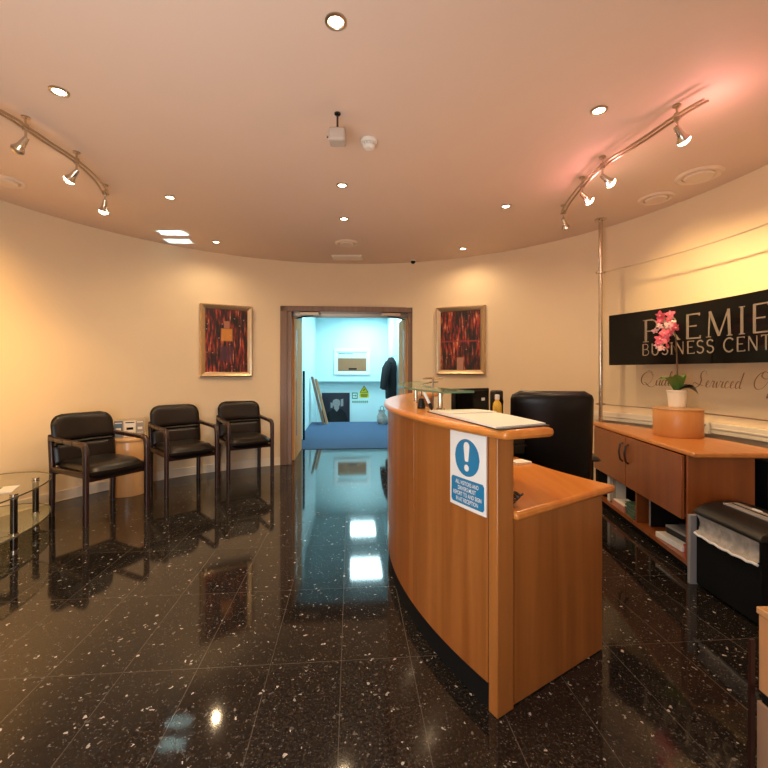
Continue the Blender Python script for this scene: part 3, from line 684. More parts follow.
# ------------------------------------------------------------------ office chair (local: faces +x)
t = thing('office_chair', 'black high backed leather office chair behind the reception desk', 'office chair', (1.15,2.95,0), rad(76))
def oback(u, v, s):
    z0, z1 = .40, 1.122; h = z1-z0; zz = v*h/2; z = (z0+z1)/2+zz
    hw = rr_outline(zz, .508, h, .06)*(1-.05*max(0,-v)); y = u*hw
    e = (max(0,1-abs(u)**10)*max(0,1-abs(v)**10))**.5
    return Vector((-.235-.10*(z-.4)+.05*(y/.28)**2 + s*.05*e, y, z))
obj('backrest', MB().cushion(oback, 26, 26), M_BLKCHAIR, t, world=False, sharp=70)
def oseat(u, v, s):
    e = (max(0,1-abs(u)**6)*max(0,1-abs(v)**6))**.5
    return Vector((v*.25+.03, u*.26, .455+s*.055*e-.03*max(0,v)**3))
obj('seat', MB().cushion(oseat), M_BLKCHAIR, t, world=False, sharp=70)
for s in (-1, 1):
    b = MB(); y = s*.275
    b.tube([(-.05,y*.95,.43),(-.03,y*1.04,.50),(.0,y*1.07,.60),(.0,y*1.07,.645)], .018, 10); b.cushion(lambda u, v, q: Vector((.0+v*.15, y*1.05+u*.035, .66+q*.018*(max(0,1-u**4)*max(0,1-v**4))**.5)), 8, 10)
    obj('armrest', b, M_BLACK, t, world=False, sharp=60)
b = MB(); b.cyl((0,0,.10),(0,0,.41),.028,16); b.cyl((0,0,.08),(0,0,.22),.04,16); obj('gas_column', b, M_BLACK, t, world=False)
for k in range(5):
    a = rad(72*k+18); e = Vector((math.cos(a), math.sin(a), 0))
    b = MB(); b.tube([e*.02+Vector((0,0,.115)), e*.16+Vector((0,0,.105)), e*.30+Vector((0,0,.08))], [.032,.026,.018], 8); lg = obj('base_leg', b, M_BLACK, t, world=False)
    b = MB(); w = Vector((-e.y, e.x, 0)); b.cyl(e*.30-w*.022+Vector((0,0,.030)), e*.30+w*.022+Vector((0,0,.030)), .030, 16); b.cyl(e*.30+Vector((0,0,.05)), e*.30+Vector((0,0,.085)), .008, 8); obj('castor', b, M_BLACK, lg, world=False)

# ------------------------------------------------------------------ glass screen with pole, board, lettering
GR = 2.83
t = thing('glass_screen', 'curved clear glass screen held by a steel pole before the wall', 'glass screen', tuple(pol(ROOM, GR, 30)))
b = MB(); b.arc(ROOM, GR-.005, GR+.005, -32, 29.7, .93, 2.20, 60); g = obj('glass_panel', b, M_GLASS, t)
b = MB(); b.arc(ROOM, GR-.006, GR+.006, -32, 29.7, 2.198, 2.206, 60); b.arc(ROOM, GR-.006, GR+.006, -32, 29.7, .925, .932, 60); obj('polished_edge', b, M_SATIN, g)
for a in (30.1, -32.5):
    p = pol(ROOM, GR, a); b = MB(); b.cyl((p.x,p.y,0),(p.x,p.y,HC), .019, 20); pl = obj('pole', b, M_CHROME, t)
    b = MB(); b.lathe([(.055,HC),(.055,HC-.008),(.02,HC-.016)], (p.x,p.y,0), 24); b.lathe([(.055,0),(.055,.008),(.02,.016)], (p.x,p.y,0), 24); obj('flange', b, M_CHROME, pl)
    b = MB()
    for z in (2.203, .93): b.lathe([(.021,z-.012),(.045,z-.008),(.045,z+.008),(.021,z+.012)], (p.x,p.y,0), 20)
    obj('clamp', b, M_CHROME, pl)

# stroke lettering: every letter is a list of (polyline, half width)
def arcp(cx_, cy_, rx, ry, a0, a1, n=12): return [(cx_+rx*math.cos(rad(a0+(a1-a0)*i/n)), cy_+ry*math.sin(rad(a0+(a1-a0)*i/n))) for i in range(n+1)]
TK, TN = .050, .029
def serif(x, y, w=.12): return ([(x-w, y), (x+w, y)], .016)
LET = {
 'P': (.56, [([(.10,0),(.10,1)],TK), ([(.10,.985),(.30,.985)]+arcp(.30,.735,.24,.25,90,-90)+[(.10,.485)],TN), serif(.10,.012), serif(.06,.988,.08)]),
 'R': (.66, [([(.10,0),(.10,1)],TK), ([(.10,.985),(.30,.985)]+arcp(.30,.755,.22,.23,90,-90)+[(.10,.525)],TN), ([(.30,.525),(.62,.0)],TK), serif(.10,.012), serif(.06,.988,.08), serif(.62,.012,.07)]),
 'E': (.56, [([(.10,0),(.10,1)],TK), ([(.06,.985),(.53,.985),(.53,.90)],TN), ([(.10,.51),(.44,.51)],TN), ([(.06,.015),(.56,.015),(.56,.11)],TN)]),
 'M': (.92, [([(.10,0),(.14,1)],TN), ([(.14,1),(.46,.03)],TK), ([(.46,.03),(.78,1)],TN), ([(.78,1),(.82,0)],TK), serif(.10,.012,.09), serif(.82,.012,.10)]),
 'I': (.20, [([(.10,0),(.10,1)],TK), serif(.10,.012,.10), serif(.10,.988,.10)]),
 'B': (.58, [([(.10,0),(.10,1)],TK), ([(.10,.985),(.30,.985)]+arcp(.30,.755,.20,.23,90,-90)+[(.10,.525)],TN), ([(.10,.525),(.32,.525)]+arcp(.32,.27,.23,.255,90,-90)+[(.10,.015)],TN)]),
 'U': (.66, [([(.10,1),(.10,.32)]+arcp(.33,.32,.23,.31,180,360)+[(.56,1)],TK)]),
 'S': (.54, [(arcp(.27,.75,.20,.235,25,250)+arcp(.27,.26,.22,.25,85,-160),TK)]),
 'N': (.70, [([(.10,0),(.10,1)],TN), ([(.10,1),(.60,0)],TK), ([(.60,0),(.60,1)],TN)]),
 'C': (.70, [(arcp(.40,.5,.34,.49,42,318,20),TK)]),
 'T': (.60, [([(.30,0),(.30,1)],TK), ([(.03,.90),(.03,.985),(.57,.985),(.57,.90)],TN)]),
}
def stroke_faces(pl, hw):
    P = [Vector((*p,0)) for p in pl]; L = []; k = len(P)
    for i in range(k):
        d0 = (P[i]-P[i-1]).normalized() if i else (P[1]-P[0]).normalized()
        d1 = (P[i+1]-P[i]).normalized() if i < k-1 else d0
        m = (d0+d1); m = m.normalized() if m.length > 1e-4 else d0
        n = Vector((-m.y, m.x, 0)); sc = min(1.6, 1/max(.4, abs(n.dot(Vector((-d0.y,d0.x,0))))))
        L.append((P[i]+n*hw*sc, P[i]-n*hw*sc))
    vs = [p for pr in L for p in pr]; fs = [(2*i, 2*i+1, 2*i+3, 2*i+2) for i in range(k-1)]
    return vs, fs
def word_layout(s, gap, space=.45):
    x = 0; out = []
    for ch in s:
        if ch == ' ': x += space; continue
        w, st = LET[ch]; out.append((x, ch, w)); x += w+gap
    return out, x-gap
def bent(x, z, r, a0): return pol(ROOM, r, a0-math.degrees(x/r), z)
SB = 2.800
t = thing('company_sign', 'long curved black business centre sign with metallic letters on the glass', 'sign', tuple(pol(ROOM, SB, 9, 1.31)))
b = MB(); b.arc(ROOM, SB, GR-.006, -9.8, 28.0, 1.305, 1.772, 40); obj('board', b, M_SIGNBLK, t)
def letters(s, gap, h, z, a0, length, until):
    lay, tot = word_layout(s, gap)
    ref = [x for x, ch, w in lay][until] if until is not None else tot
    k = length/ref
    for x, ch, w in lay:
        b = MB()
        for pl, hw in LET[ch][1]:
            vs, fs = stroke_faces(pl, hw*(1.0 if h > .15 else 1.1)); b.add([bent((x+v.x)*k, z+v.y*h, SB-.003, a0) for v in vs], fs)
        o = obj('letter', b, M_LETTER, t)
letters('PREMIER', .20, .190, 1.500, 21.2, .875, 5)
letters('BUSINESS CENTRE', .15, .098, 1.385, 21.5, 1.20, None)

# cursive line on the glass under the board
CUR = {
 'Q': (1.35, [[(.95,.75),(.75,.98),(.40,1.0),(.10,.75),(.05,.40),(.25,.08),(.60,.02),(.92,.30),(1.0,.70),(.80,1.05),(.45,1.12)],[(.35,.22),(.55,.12),(.85,-.10),(1.15,-.12),(1.4,.05)]]),
 'u': (.48, [[(0,.05),(.08,.40),(.06,.12),(.16,.0),(.30,.12),(.36,.42),(.34,.10),(.42,.0),(.50,.08)]]),
 'a': (.50, [[(.34,.36),(.20,.44),(.06,.26),(.08,.05),(.20,.0),(.33,.20),(.37,.42),(.34,.10),(.42,.0),(.52,.08)]]),
 'l': (.30, [[(0,.05),(.20,.60),(.26,.98),(.16,1.02),(.10,.60),(.12,.12),(.20,.0),(.32,.08)]]),
 'i': (.26, [[(0,.05),(.12,.42),(.10,.10),(.18,.0),(.28,.08)],[(.16,.58),(.18,.62)]]),
 't': (.30, [[(0,.05),(.20,.75),(.12,.12),(.20,.0),(.32,.08)],[(.04,.48),(.30,.52)]]),
 'y': (.50, [[(0,.05),(.08,.40),(.08,.12),(.18,.02),(.32,.16),(.38,.42),(.32,-.20),(.18,-.50),(.06,-.40),(.22,-.12),(.52,.08)]]),
 'S': (.95, [[(.92,.85),(.75,1.10),(.50,1.0),(.48,.72),(.58,.45),(.50,.12),(.22,-.05),(.0,.10),(.10,.30),(.40,.18),(.80,.10)]]),
 'e': (.38, [[(0,.05),(.18,.20),(.26,.36),(.18,.44),(.08,.28),(.10,.06),(.22,.0),(.40,.10)]]),
 'r': (.36, [[(0,.05),(.10,.44),(.16,.40),(.26,.40),(.22,.10),(.28,.0),(.38,.08)]]),
 'v': (.42, [[(0,.05),(.10,.40),(.12,.05),(.18,.0),(.30,.20),(.32,.42),(.42,.36)]]),
 'c': (.38, [[(.28,.36),(.18,.44),(.06,.26),(.08,.05),(.20,.0),(.40,.10)]]),
 'd': (.50, [[(.34,.36),(.20,.44),(.06,.26),(.08,.05),(.20,.0),(.36,.25),(.46,1.0),(.36,.30),(.36,.05),(.44,.0),(.52,.08)]]),
 'O': (1.10, [[(.70,1.05),(.35,.95),(.08,.60),(.10,.20),(.35,.0),(.70,.12),(.95,.50),(.90,.90),(.60,1.05),(.45,.80),(.75,.62),(1.1,.75)]]),
 'f': (.34, [[(0,.05),(.22,.55),(.32,.95),(.22,1.02),(.14,.60),(.08,-.10),(.0,-.48),(-.06,-.38),(.10,-.05),(.36,.08)]]),
 's': (.34, [[(0,.05),(.18,.44),(.24,.20),(.18,.0),(.04,.04),(.20,.02),(.36,.08)]]),
}
def smooth(P, k=5):
    P = [Vector((*p,0)) for p in P]; out = []
    for i in range(len(P)-1):
        p0, p1, p2, p3 = P[max(i-1,0)], P[i], P[i+1], P[min(i+2,len(P)-1)]
        for j in range(k):
            s = j/k; out.append(.5*((2*p1)+(p2-p0)*s+(2*p0-5*p1+4*p2-p3)*s*s+(3*p1-p0-3*p2+p3)*s**3))
    out.append(P[-1]); return [(p.x, p.y) for p in out]
b = MB(); x = 0; hs = .112; sx = .104
for ch in 'Quality Serviced Offices':
    if ch == ' ': obj('script_word', b, M_SCRIPT, g); b = MB(); x += .75; continue
    w, st = CUR[ch]
    for pl in st:
        pts = smooth(pl) if len(pl) > 2 else pl
        for hw0 in (1,):
            P = pts; vs = []; fs = []
            for i, p in enumerate(P):
                d = Vector((P[min(i+1,len(P)-1)][0]-P[max(i-1,0)][0], P[min(i+1,len(P)-1)][1]-P[max(i-1,0)][1], 0)).normalized()
                hw = .013 + .034*max(0, -d.y)**1.5; n = Vector((-d.y, d.x, 0))*hw
                for q in (1, -1):
                    X = p[0]+n.x*q; Y = p[1]+n.y*q; vs.append(bent((x+X+.25*Y)*sx, 1.128+Y*hs, GR-.0065, 22.3))
            b.add(vs, [(2*i,2*i+1,2*i+3,2*i+2) for i in range(len(P)-1)])
    x += w
obj('script_word', b, M_SCRIPT, g)

# ------------------------------------------------------------------ credenza
FA, FB = Vector((2.01,3.93,0)), Vector((1.850,2.53,0)); FD = (FB-FA).normalized(); FN = Vector((FD.y,-FD.x,0))   # FN into the body
if FN.x < 0: FN = -FN
t = thing('credenza', 'cherry wood storage cabinet with two doors and open shelf below the sign', 'cabinet', (2.15,3.2,0))
def arcpts(r, a0, a1, n=24): return [tuple(pol(ROOM, r, a0+(a1-a0)*i/n))[:2] for i in range(n+1)]
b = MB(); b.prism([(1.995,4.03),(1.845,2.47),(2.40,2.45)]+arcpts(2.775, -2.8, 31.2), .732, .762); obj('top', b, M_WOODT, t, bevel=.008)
def body_poly(ins=0, r=2.70):
    a = FA+FN*ins; c = FB+FN*ins
    p = pol(ROOM, r, 2)
    return [(a.x,a.y),(c.x,c.y)]+[((FB+FN*.375).x, (FB+FN*.375).y)]+arcpts(r, 3.5, 29.0, 20)
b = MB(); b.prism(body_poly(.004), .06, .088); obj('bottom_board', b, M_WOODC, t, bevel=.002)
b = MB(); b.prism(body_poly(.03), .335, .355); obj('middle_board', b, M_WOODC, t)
b = MB(); b.prism(body_poly(.05, 2.66), 0, .06); obj('plinth', b, M_MATTBLK, t)
b = MB(); b.arc(ROOM, 2.70, 2.715, 2.5, 29.4, .06, .732); obj('back_panel', b, M_MATTBLK, t)
def upright(f, th, d0, d1, z0, z1, m, nm):
    c = lerp(FA, FB, f); b = MB(); b.obox(c+FN*(d0+d1)/2, FD, FN, th, d1-d0, z0, z1); return obj(nm, b, m, t, bevel=.002)
upright(.994, .020, 0, .375, .06, .732, M_WOODC, 'side_panel'); upright(.006, .018, .0, .05, .06, .732, M_WOODC, 'side_panel')
upright(.53, .022, .01, .30, .088, .34, M_WOODC, 'divider')
LF = (FB-FA).length
for f0, f1, hx in ((.004,.455,.425), (.459,.984,.492)):
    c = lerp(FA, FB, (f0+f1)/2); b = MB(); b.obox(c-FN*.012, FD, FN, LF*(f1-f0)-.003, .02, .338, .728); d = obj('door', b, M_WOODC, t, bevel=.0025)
    h = lerp(FA, FB, hx)-FN*.022; b = MB()
    b.tube([h+Vector((0,0,.675)), h-FN*.020+Vector((0,0,.66)), h-FN*.030+Vector((0,0,.60)), h-FN*.020+Vector((0,0,.54)), h+Vector((0,0,.525))], .0075, 8); obj('handle', b, M_MAHOG, d)
b = MB(); b.box((2.318,2.505,0),(2.43,2.655,.70)); tag(obj('dark_gap_block', b, M_MATTBLK, bevel=.006), 'added dark block filling the shaded gap under the right end of the cabinet top', 'box')  # added black block, gives the open knee space its darkness
# papers on the open shelf
def shelf_item(name, label, cat, f, d, parts, group=None, rot=0):
    c = lerp(FA, FB, f)+FN*d; ang = math.atan2(FN.y, FN.x)+rot
    t = thing(name, label, cat, (c.x,c.y,.0885), ang, group)
    for nm, lo, hi, m in parts: b = MB(); b.box(lo, hi); obj(nm, b, m, t, world=False, bevel=.002)
    return t
shelf_item('paper_stack', 'stack of white paper on the right bay of the open shelf', 'paper', .80, .16, (('sheets',(-.13,-.13,0),(.13,.13,.035),M_PAPER),('wrapper',(-.131,-.06,.0),(.10,.06,.036),M_SIGNW)), rot=.12)
shelf_item('cash_box', 'dark lidded box on top of the white paper stack', 'box', .80, .19, (('box_body',(-.10,-.12,.037),(.12,.11,.075),M_BLACK),('lid',(-.103,-.123,.076),(.123,.113,.09),M_GREY)), rot=.12)
shelf_item('red_folder', 'red card folder at the right end of the open shelf', 'folder', .915, .20, (('folder_cover',(-.14,-.03,0),(.12,.03,.05),M_RED),('folder_pages',(-.13,-.022,.05),(.12,.022,.056),M_PAPER)))
shelf_item('pink_paper_pile', 'pile of pinkish papers on the left bay of the open shelf', 'paper', .30, .10, (('sheets',(-.085,-.11,0),(.045,.11,.05),M_PINKP),('top_sheet',(-.08,-.10,.05),(.04,.10,.054),M_PAPER)))
for k in range(4):
    shelf_item('green_folder', ('lowest','second lowest','third','topmost')[k]+' green folder in the pile left of the shelf divider', 'folder', .445, .13, (('folder_cover',(-.11,-.085,.026*k),(.10,.085,.026*k+.006),M_GREENF),('folder_pages',(-.10,-.08,.026*k+.006),(.10,.08,.026*k+.017),M_GREY),('back_cover',(-.11,-.085,.026*k+.017),(.10,.085,.026*k+.023),M_GREENF)), 'green folders', rot=-.10+.05*k)
shelf_item('white_binder', 'white upright binder at the far left of the open shelf', 'binder', .15, .055, (('spine',(-.03,-.025,0),(-.026,.025,.225),M_SIGNW),('binder_pages',(-.026,-.021,.004),(.05,.021,.22),M_PAPER)))
shelf_item('grey_binder', 'grey upright binder beside the white binder on open shelf', 'binder', .205, .07, (('spine',(-.03,-.025,0),(-.026,.025,.215),M_GREY),('binder_pages',(-.026,-.021,.004),(.06,.021,.21),M_PAPER)))
shelf_item('document_file', 'upright dark file with grey spine standing right of the shelf divider', 'file', .585, .17, (('spine',(-.10,-.012,0),(-.097,.012,.225),M_GREY),('file_pages',(-.097,-.010,.004),(.10,.010,.22),M_BLACK)))

# drum plinth and orchid on the credenza
t = thing('display_drum', 'orange toned wooden drum on the cabinet under the orchid', 'display drum', (2.222,3.14,.762))
M_DRUM = wood('orange_beech_drum', (.56,.23,.062), (.66,.31,.095), (9,9,.8), .4, .05)
b = MB(); b.lathe([(.158,.763),(.160,.766),(.160,.960),(.158,.963)], (2.222,3.14,0), 48); obj('drum_wall', b, M_DRUM, t)
b = MB(); b.lathe([(0,.963),(.162,.963),(.164,.966),(.162,.972),(0,.972)], (2.222,3.14,0), 48); obj('drum_lid', b, M_BEECH, t)
t = thing('potted_orchid', 'pink orchid in a ribbed white pot on the wooden drum', 'orchid', (2.238,3.17,.972))
b = MB(); prof = [(.052,.973)]
for k in range(14): prof.append((.054+.010*k/13+(.0022 if k % 2 else 0), .976+.118*k/13))
prof += [(.068,1.096),(.068,1.106),(.061,1.106),(.059,1.085),(0,1.085)]
b.lathe(prof, (2.238,3.17,0), 32); obj('pot', b, M_POT, t)
b = MB(); b.lathe([(0,1.094),(.04,1.093),(.060,1.088)], (2.238,3.17,0), 16); obj('compost', b, M_STEM, t)
def leaf(dirx, diry, L, w, rise, droop):
    b = MB(); d = Vector((dirx,diry,0)).normalized(); s = Vector((-d.y,d.x,0)); vs = []; fs = []; n = 12
    for i in range(n+1):
        f = i/n; c = Vector((2.238,3.17,1.088))+d*L*f+Vector((0,0,rise*math.sin(f*PI*.6)-droop*f*f)); hw = w*math.sin(PI*min(1,.12+.88*f))**.7 if i < n else .002
        for k, q in ((-1,.014),(0,0),(1,.014)): vs.append(c+s*hw*k+Vector((0,0,q*hw/w)))
    for i in range(n):
        for k in range(2): a = 3*i+k; fs.append((a,a+1,a+4,a+3))
    return b.add(vs, fs)
for a in ((-.9,-.3,.15,.040,.13,.03,M_LEAF),(-.35,-.9,.14,.042,.14,.02,M_LEAF),(-.75,.5,.13,.038,.13,.04,M_LEAF),(.95,-.35,.135,.050,.09,.10,M_LEAFD),(.80,-.7,.12,.046,.06,.06,M_LEAFD)):
    obj('leaf', leaf(*a[:6]), a[6], t, sharp=80)
stem = smooth3 = None
SP = [(2.238,3.17,1.09),(2.240,3.168,1.22),(2.233,3.165,1.38),(2.222,3.16,1.50),(2.20,3.15,1.58),(2.15,3.13,1.63),(2.10,3.12,1.645)]
b = MB(); b.tube(SP, [.006,.0055,.005,.0045,.004,.003,.0025], 8); obj('stem', b, M_STEM, t)
b = MB(); b.tube([(2.233,3.165,1.38),(2.205,3.15,1.43),(2.14,3.12,1.47),(2.09,3.11,1.485)], [.004,.0035,.003,.002], 8); obj('stem', b, M_STEM, t)
FM = []
def flower(c, size, face, spin):
    out = MB(); lip = MB()
    z = Vector(face).normalized(); x = z.cross(Vector((0,0,1))).normalized(); y = x.cross(z)
    R = Matrix((x,y,z)).transposed().to_4x4()
    M = Matrix.Translation(c) @ R @ Matrix.Rotation(spin,4,'Z')
    for k in range(5):
        a = 2*PI*k/5; L = size*(1 if k in (1,4) else .85); w = size*(.38 if k in (1,4) else .24)
        d = Vector((math.sin(a),math.cos(a),0)); s = Vector((d.y,-d.x,0)); vs = []; fs = []; n = 6
        for i in range(n+1):
            f = i/n; hw = w*math.sin(PI*(.10+.86*f))**.8
            for q in (-1,0,1): vs.append(d*L*f+s*hw*q+Vector((0,0,.15*size*f*f*(-1)+(.10*size if q == 0 else 0)*(1-f))))
        for i in range(n):
            for q in range(2): e = 3*i+q; fs.append((e,e+1,e+4,e+3))
        out.add(vs, fs, M)
    lip.ball((0,-.06*size,.16*size), .17*size, M, 8)
    return out, lip
random.seed(11)
for k in range(26):
    if k < 16:
        a = k*2.4; q = .02+.060*math.sqrt((k+.5)/16); c = Vector((2.10+q*math.cos(a)*.95+random.uniform(-.01,.01), 3.10+random.uniform(-.04,.03), 1.592+q*1.15*math.sin(a)))
    else: c = Vector((2.105+random.uniform(-.075,.055), 3.09+random.uniform(-.03,.03), 1.462+random.uniform(-.04,.035)))
    fl, lp = flower(c, random.uniform(.026,.037), (-.45+random.uniform(-.8,.8), -.8, random.uniform(-.5,.6)), random.uniform(-1.2,1.2))
    o = obj('flower', fl, M_PETAL if k % 4 else M_PETALW, t, sharp=80); obj('lip', lp, M_PETALW if k % 4 else M_PETAL, o, sharp=80)

# ------------------------------------------------------------------ shredder and board
t = thing('paper_shredder', 'black paper shredder with its bag showing, beside the cabinet', 'shredder', (1.99,2.2,0))
X0, X1, Y0, Y1 = 1.82, 2.18, 2.005, 2.42
b = MB()
b.prism([(X0,Y0),(X1,Y0),(X1,Y1),(X0,Y1)], .012, .315); b.box((X0+.05,Y0,.315),(X1,Y1,.425)); b.box((X0,Y0,.315),(X0+.05,Y0+.012,.425)); b.box((X0,Y1-.012,.315),(X0+.05,Y1,.425))
obj('bin_body', b, M_MATTBLK, t, bevel=.006)
hp = [(X0-.012,.420),(X0-.012,.432),(X0+.005,.452),(X0+.05,.476),(X0+.11,.490),(X0+.18,.495),(X0+.26,.488),(X0+.33,.468),(X1+.008,.44),(X1+.008,.420)]
b = MB(); n = len(hp); vs = [(x,Y0-.008,z) for x,z in hp]+[(x,Y1+.008,z) for x,z in hp]
b.add(vs, [tuple(range(n)), tuple(range(2*n-1,n-1,-1))]+[(i,n+i,n+(i+1)%n,(i+1)%n) for i in range(n)]); obj('cutter_head', b, M_BLACK, t, bevel=.006)
b = MB(); b.box((X0+.115,Y0+.05,.489),(X0+.20,Y1-.05,.499)); obj('feed_panel', b, M_GREY, t, bevel=.002)
b = MB(); b.box((X0+.15,Y0+.07,.498),(X0+.160,Y1-.07,.501)); obj('feed_slot', b, M_MATTBLK, t)
b = MB(); b.box((X0+.178,Y0+.20,.498),(X0+.192,Y0+.25,.504)); obj('control_switch', b, M_SIGNW, t)
b = MB(); nu, nv = 40, 12; vs = []; fs = []
for i in range(nu+1):
    for j in range(nv+1):
        y = Y0+.006+(Y1-Y0-.012)*i/nu; f = j/nv; z = .418-.108*f - .010*math.sin(PI*i/nu)*f
        d = .010*noise.noise(Vector((y*22, z*60, 3)))+.007*noise.noise(Vector((y*55,z*25,9)))
        x = X0-.004+.016*math.sin(PI*f)+d*math.sin(PI*min(1,f*1.0))-.010*(f > .88)
        vs.append((x,y,z))
for i in range(nu):
    for j in range(nv): a = i*(nv+1)+j; fs.append((a,a+1,a+nv+2,a+nv+1))
b.add(vs, fs); obj('waste_bag', b, M_BAG, t, sharp=80)
b = MB(); b.tube([(X0-.012, Y0+.004+(Y1-Y0-.008)*i/14, .309-.010*math.sin(PI*i/14)+.003*math.sin(i*2.3)) for i in range(15)], .007, 8); obj('bag_rim', b, M_SIGNW, t)
for x in (X0+.04, X1-.04):
    for y in (Y0+.04, Y1-.04): obj('foot', MB().cyl((x,y,0),(x,y,.014),.018,12), M_BLACK, t)
b = MB(); b.box((1.795,2.432,0),(2.12,2.456,.405)); tag(obj('flat_board', b, M_GREY, bevel=.002), 'thin pale grey board standing between the cabinet and shredder', 'board')

# ------------------------------------------------------------------ low beech pedestal by the right edge
t = thing('beech_pedestal', 'low beech pedestal with a dark gap at the bottom right corner', 'pedestal', (1.30,.98,0))
b = MB(); b.box((1.077,.78,.02),(1.52,1.200,.30)); obj('lower_drawer_box', b, M_BEECH3, t, bevel=.003)
b = MB(); b.box((1.085,.79,.30),(1.51,1.192,.33)); obj('recess_band', b, M_MATTBLK, t)
b = MB(); b.box((1.081,.785,.33),(1.515,1.198,.550)); obj('upper_box', b, M_BEECH2, t, bevel=.003)
b = MB(); b.box((1.077,.78,.550),(1.52,1.202,.570)); obj('top', b, M_BEECH, t, bevel=.003)
b = MB(); b.box((1.064,1.203,0.0),(1.0765,1.213,.47)); obj('corner_post', b, M_MAHOG, t)
b = MB(); b.box((1.09,.80,0),(1.50,1.18,.02)); obj('plinth', b, M_MATTBLK, t)

# ------------------------------------------------------------------ ceiling fittings
def lamp(kind, name, loc, energy, colr, rot=None, size=150, blend=1, radius=.04):
    l = bpy.data.lights.new(name, kind); l.energy = energy; l.color = colr
    if kind == 'SPOT': l.spot_size = rad(size); l.spot_blend = blend
    if kind in ('SPOT','POINT'): l.shadow_soft_size = radius
    o = bpy.data.objects.new(name, l); col.objects.link(o); o.location = loc
    if rot is not None: o.rotation_euler = Vector(rot).to_track_quat('-Z','Y').to_euler()
    return o
WARM = (1,.71,.40)
DL = [((-.202,1.743),'large recessed downlight in the ceiling nearest the camera, top centre'),
      ((-1.706,2.179),'recessed downlight beside the left curved track'),
      ((1.211,2.337),'recessed downlight just left of the right curved track'),
      ((-1.808,3.506),'recessed downlight right of the far end of the left track'),
      ((-.332,3.28),'recessed downlight behind the hanging sensor, farther than the smoke detector'),
      ((-.386,4.0),'recessed downlight just before the round vent near the doors'),
      ((1.087,3.697),'recessed downlight left of the far end of the right track'),
      ((.948,4.98),'small recessed downlight near the wall above the right painting'),
      ((-1.91,4.72),'small recessed downlight near the wall above the left painting')]
dl0 = None
for (x, y), lab in DL:
    if dl0 is None:
        t = dl0 = thing('downlight', lab, 'downlight', (x,y,HC), 0, 'recessed ceiling downlights')
        b = MB(); b.lathe([(.046,-.001),(.046,-.006),(.034,-.009),(.030,-.004),(.030,-.001)], (0,0,0), 28); obj('trim_ring', b, M_SATIN, t, world=False)
        b = MB(); b.lathe([(0,-.004),(.030,-.004),(.030,-.0005)], (0,0,0), 24); obj('lamp_face', b, M_LAMP, t, world=False)
    else: dup(dl0, (x,y,HC), 0, lab)
    lamp('SPOT', 'downlight_beam', (x,y,HC-.03), 44 if y < 4.5 else 22, WARM, (0,0,-1), 165, 1, .03)

def round_vent(x, y, r, label, rings=2):
    t = thing('ceiling_vent', label, 'vent', (x,y,HC-.03), 0, 'round ceiling vents')
    b = MB(); b.lathe([(r,HC-.0005),(r,HC-.006),(r*.88,HC-.016),(r*.70,HC-.010),(r*.70,HC-.002)], (x,y,0), 40); obj('vent_ring', b, M_OFFW, t)
    b = MB(); b.lathe([(r*.62,HC-.004),(r*.62,HC-.014),(r*.56,HC-.022),(0,HC-.022)], (x,y,0), 36); obj('vent_disc', b, M_OFFW, t)
    b = MB(); b.lathe([(0,HC-.0015),(r*.70,HC-.0015),(r*.70,HC-.001)], (x,y,0), 30); obj('vent_throat', b, M_FRAMEW, t)
round_vent(2.363,3.113,.155,'larger round vent in the ceiling at the right, nearest the camera')
round_vent(2.311,3.526,.135,'smaller round vent in the ceiling at the right, nearer the pole')
round_vent(-.425,4.766,.135,'round vent in the ceiling before the double doors')
round_vent(-2.92,3.211,.12,'round vent in the ceiling at the far left edge')
t = thing('ceiling_grille', 'slim rectangular white grille in the ceiling right before the doors', 'grille', (-.477,5.351,HC-.02))
b = MB(); b.box((-.665,5.25,HC-.018),(-.285,5.45,HC-.0005)); obj('grille_body', b, M_WHITE, t, bevel=.004)
for k in range(4): obj('louvre', MB().box((-.64,5.275+.042*k,HC-.021),(-.31,5.297+.042*k,HC-.017)), M_OFFW, t)
t = thing('smoke_detector', 'white round smoke detector on the ceiling right of the hanging sensor', 'smoke detector', (-.095,2.641,HC))
b = MB(); b.lathe([(.052,HC-.0005),(.052,HC-.012),(.044,HC-.018),(.044,HC-.022)], (-.095,2.641,0), 28); obj('base', b, M_WHITE, t)
b = MB()
for k in range(12): a = 2*PI*k/12; b.box((.036,-.004,-.040),(.040,.004,-.022), Matrix.Translation((-.095,2.641,HC)) @ Matrix.Rotation(a,4,'Z'))
b.lathe([(.040,HC-.038),(.040,HC-.044),(.026,HC-.056),(0,HC-.058)], (-.095,2.641,0), 24); b.lathe([(.030,HC-.022),(.030,HC-.040)], (-.095,2.641,0), 16); obj('sensing_head', b, M_WHITE, t)
t = thing('hanging_sensor', 'small square sensor box hanging from the ceiling on a thin rod', 'sensor', (-.265,2.365,HC))
b = MB(); b.cyl((-.265,2.365,HC-.001),(-.265,2.365,HC-.10),.006,10); b.cyl((-.265,2.365,HC-.001),(-.265,2.365,HC-.008),.018,14); obj('rod', b, M_DKMETAL, t)
b = MB(); b.box((-.312,2.32,HC-.175),(-.218,2.41,HC-.10)); obj('sensor_box', b, M_GREYB, t, bevel=.012)
b = MB(); b.cyl((-.312,2.36,HC-.14),(-.325,2.36,HC-.14),.006,8); obj('side_screw', b, M_DKMETAL, t)
t = thing('security_camera', 'tiny dark dome camera where the wall meets ceiling right of doors', 'camera', (.36,5.55,HC-.05))
b = MB(); b.lathe([(.04,HC-.0005),(.04,HC-.012),(.034,HC-.016)], (.385,5.50,0), 20); obj('mount', b, M_WHITE, t)
b = MB(); b.lathe([(.032,HC-.016),(.030,HC-.032),(.018,HC-.046),(0,HC-.05)], (.385,5.50,0), 20); obj('dome', b, M_MATTBLK, t)

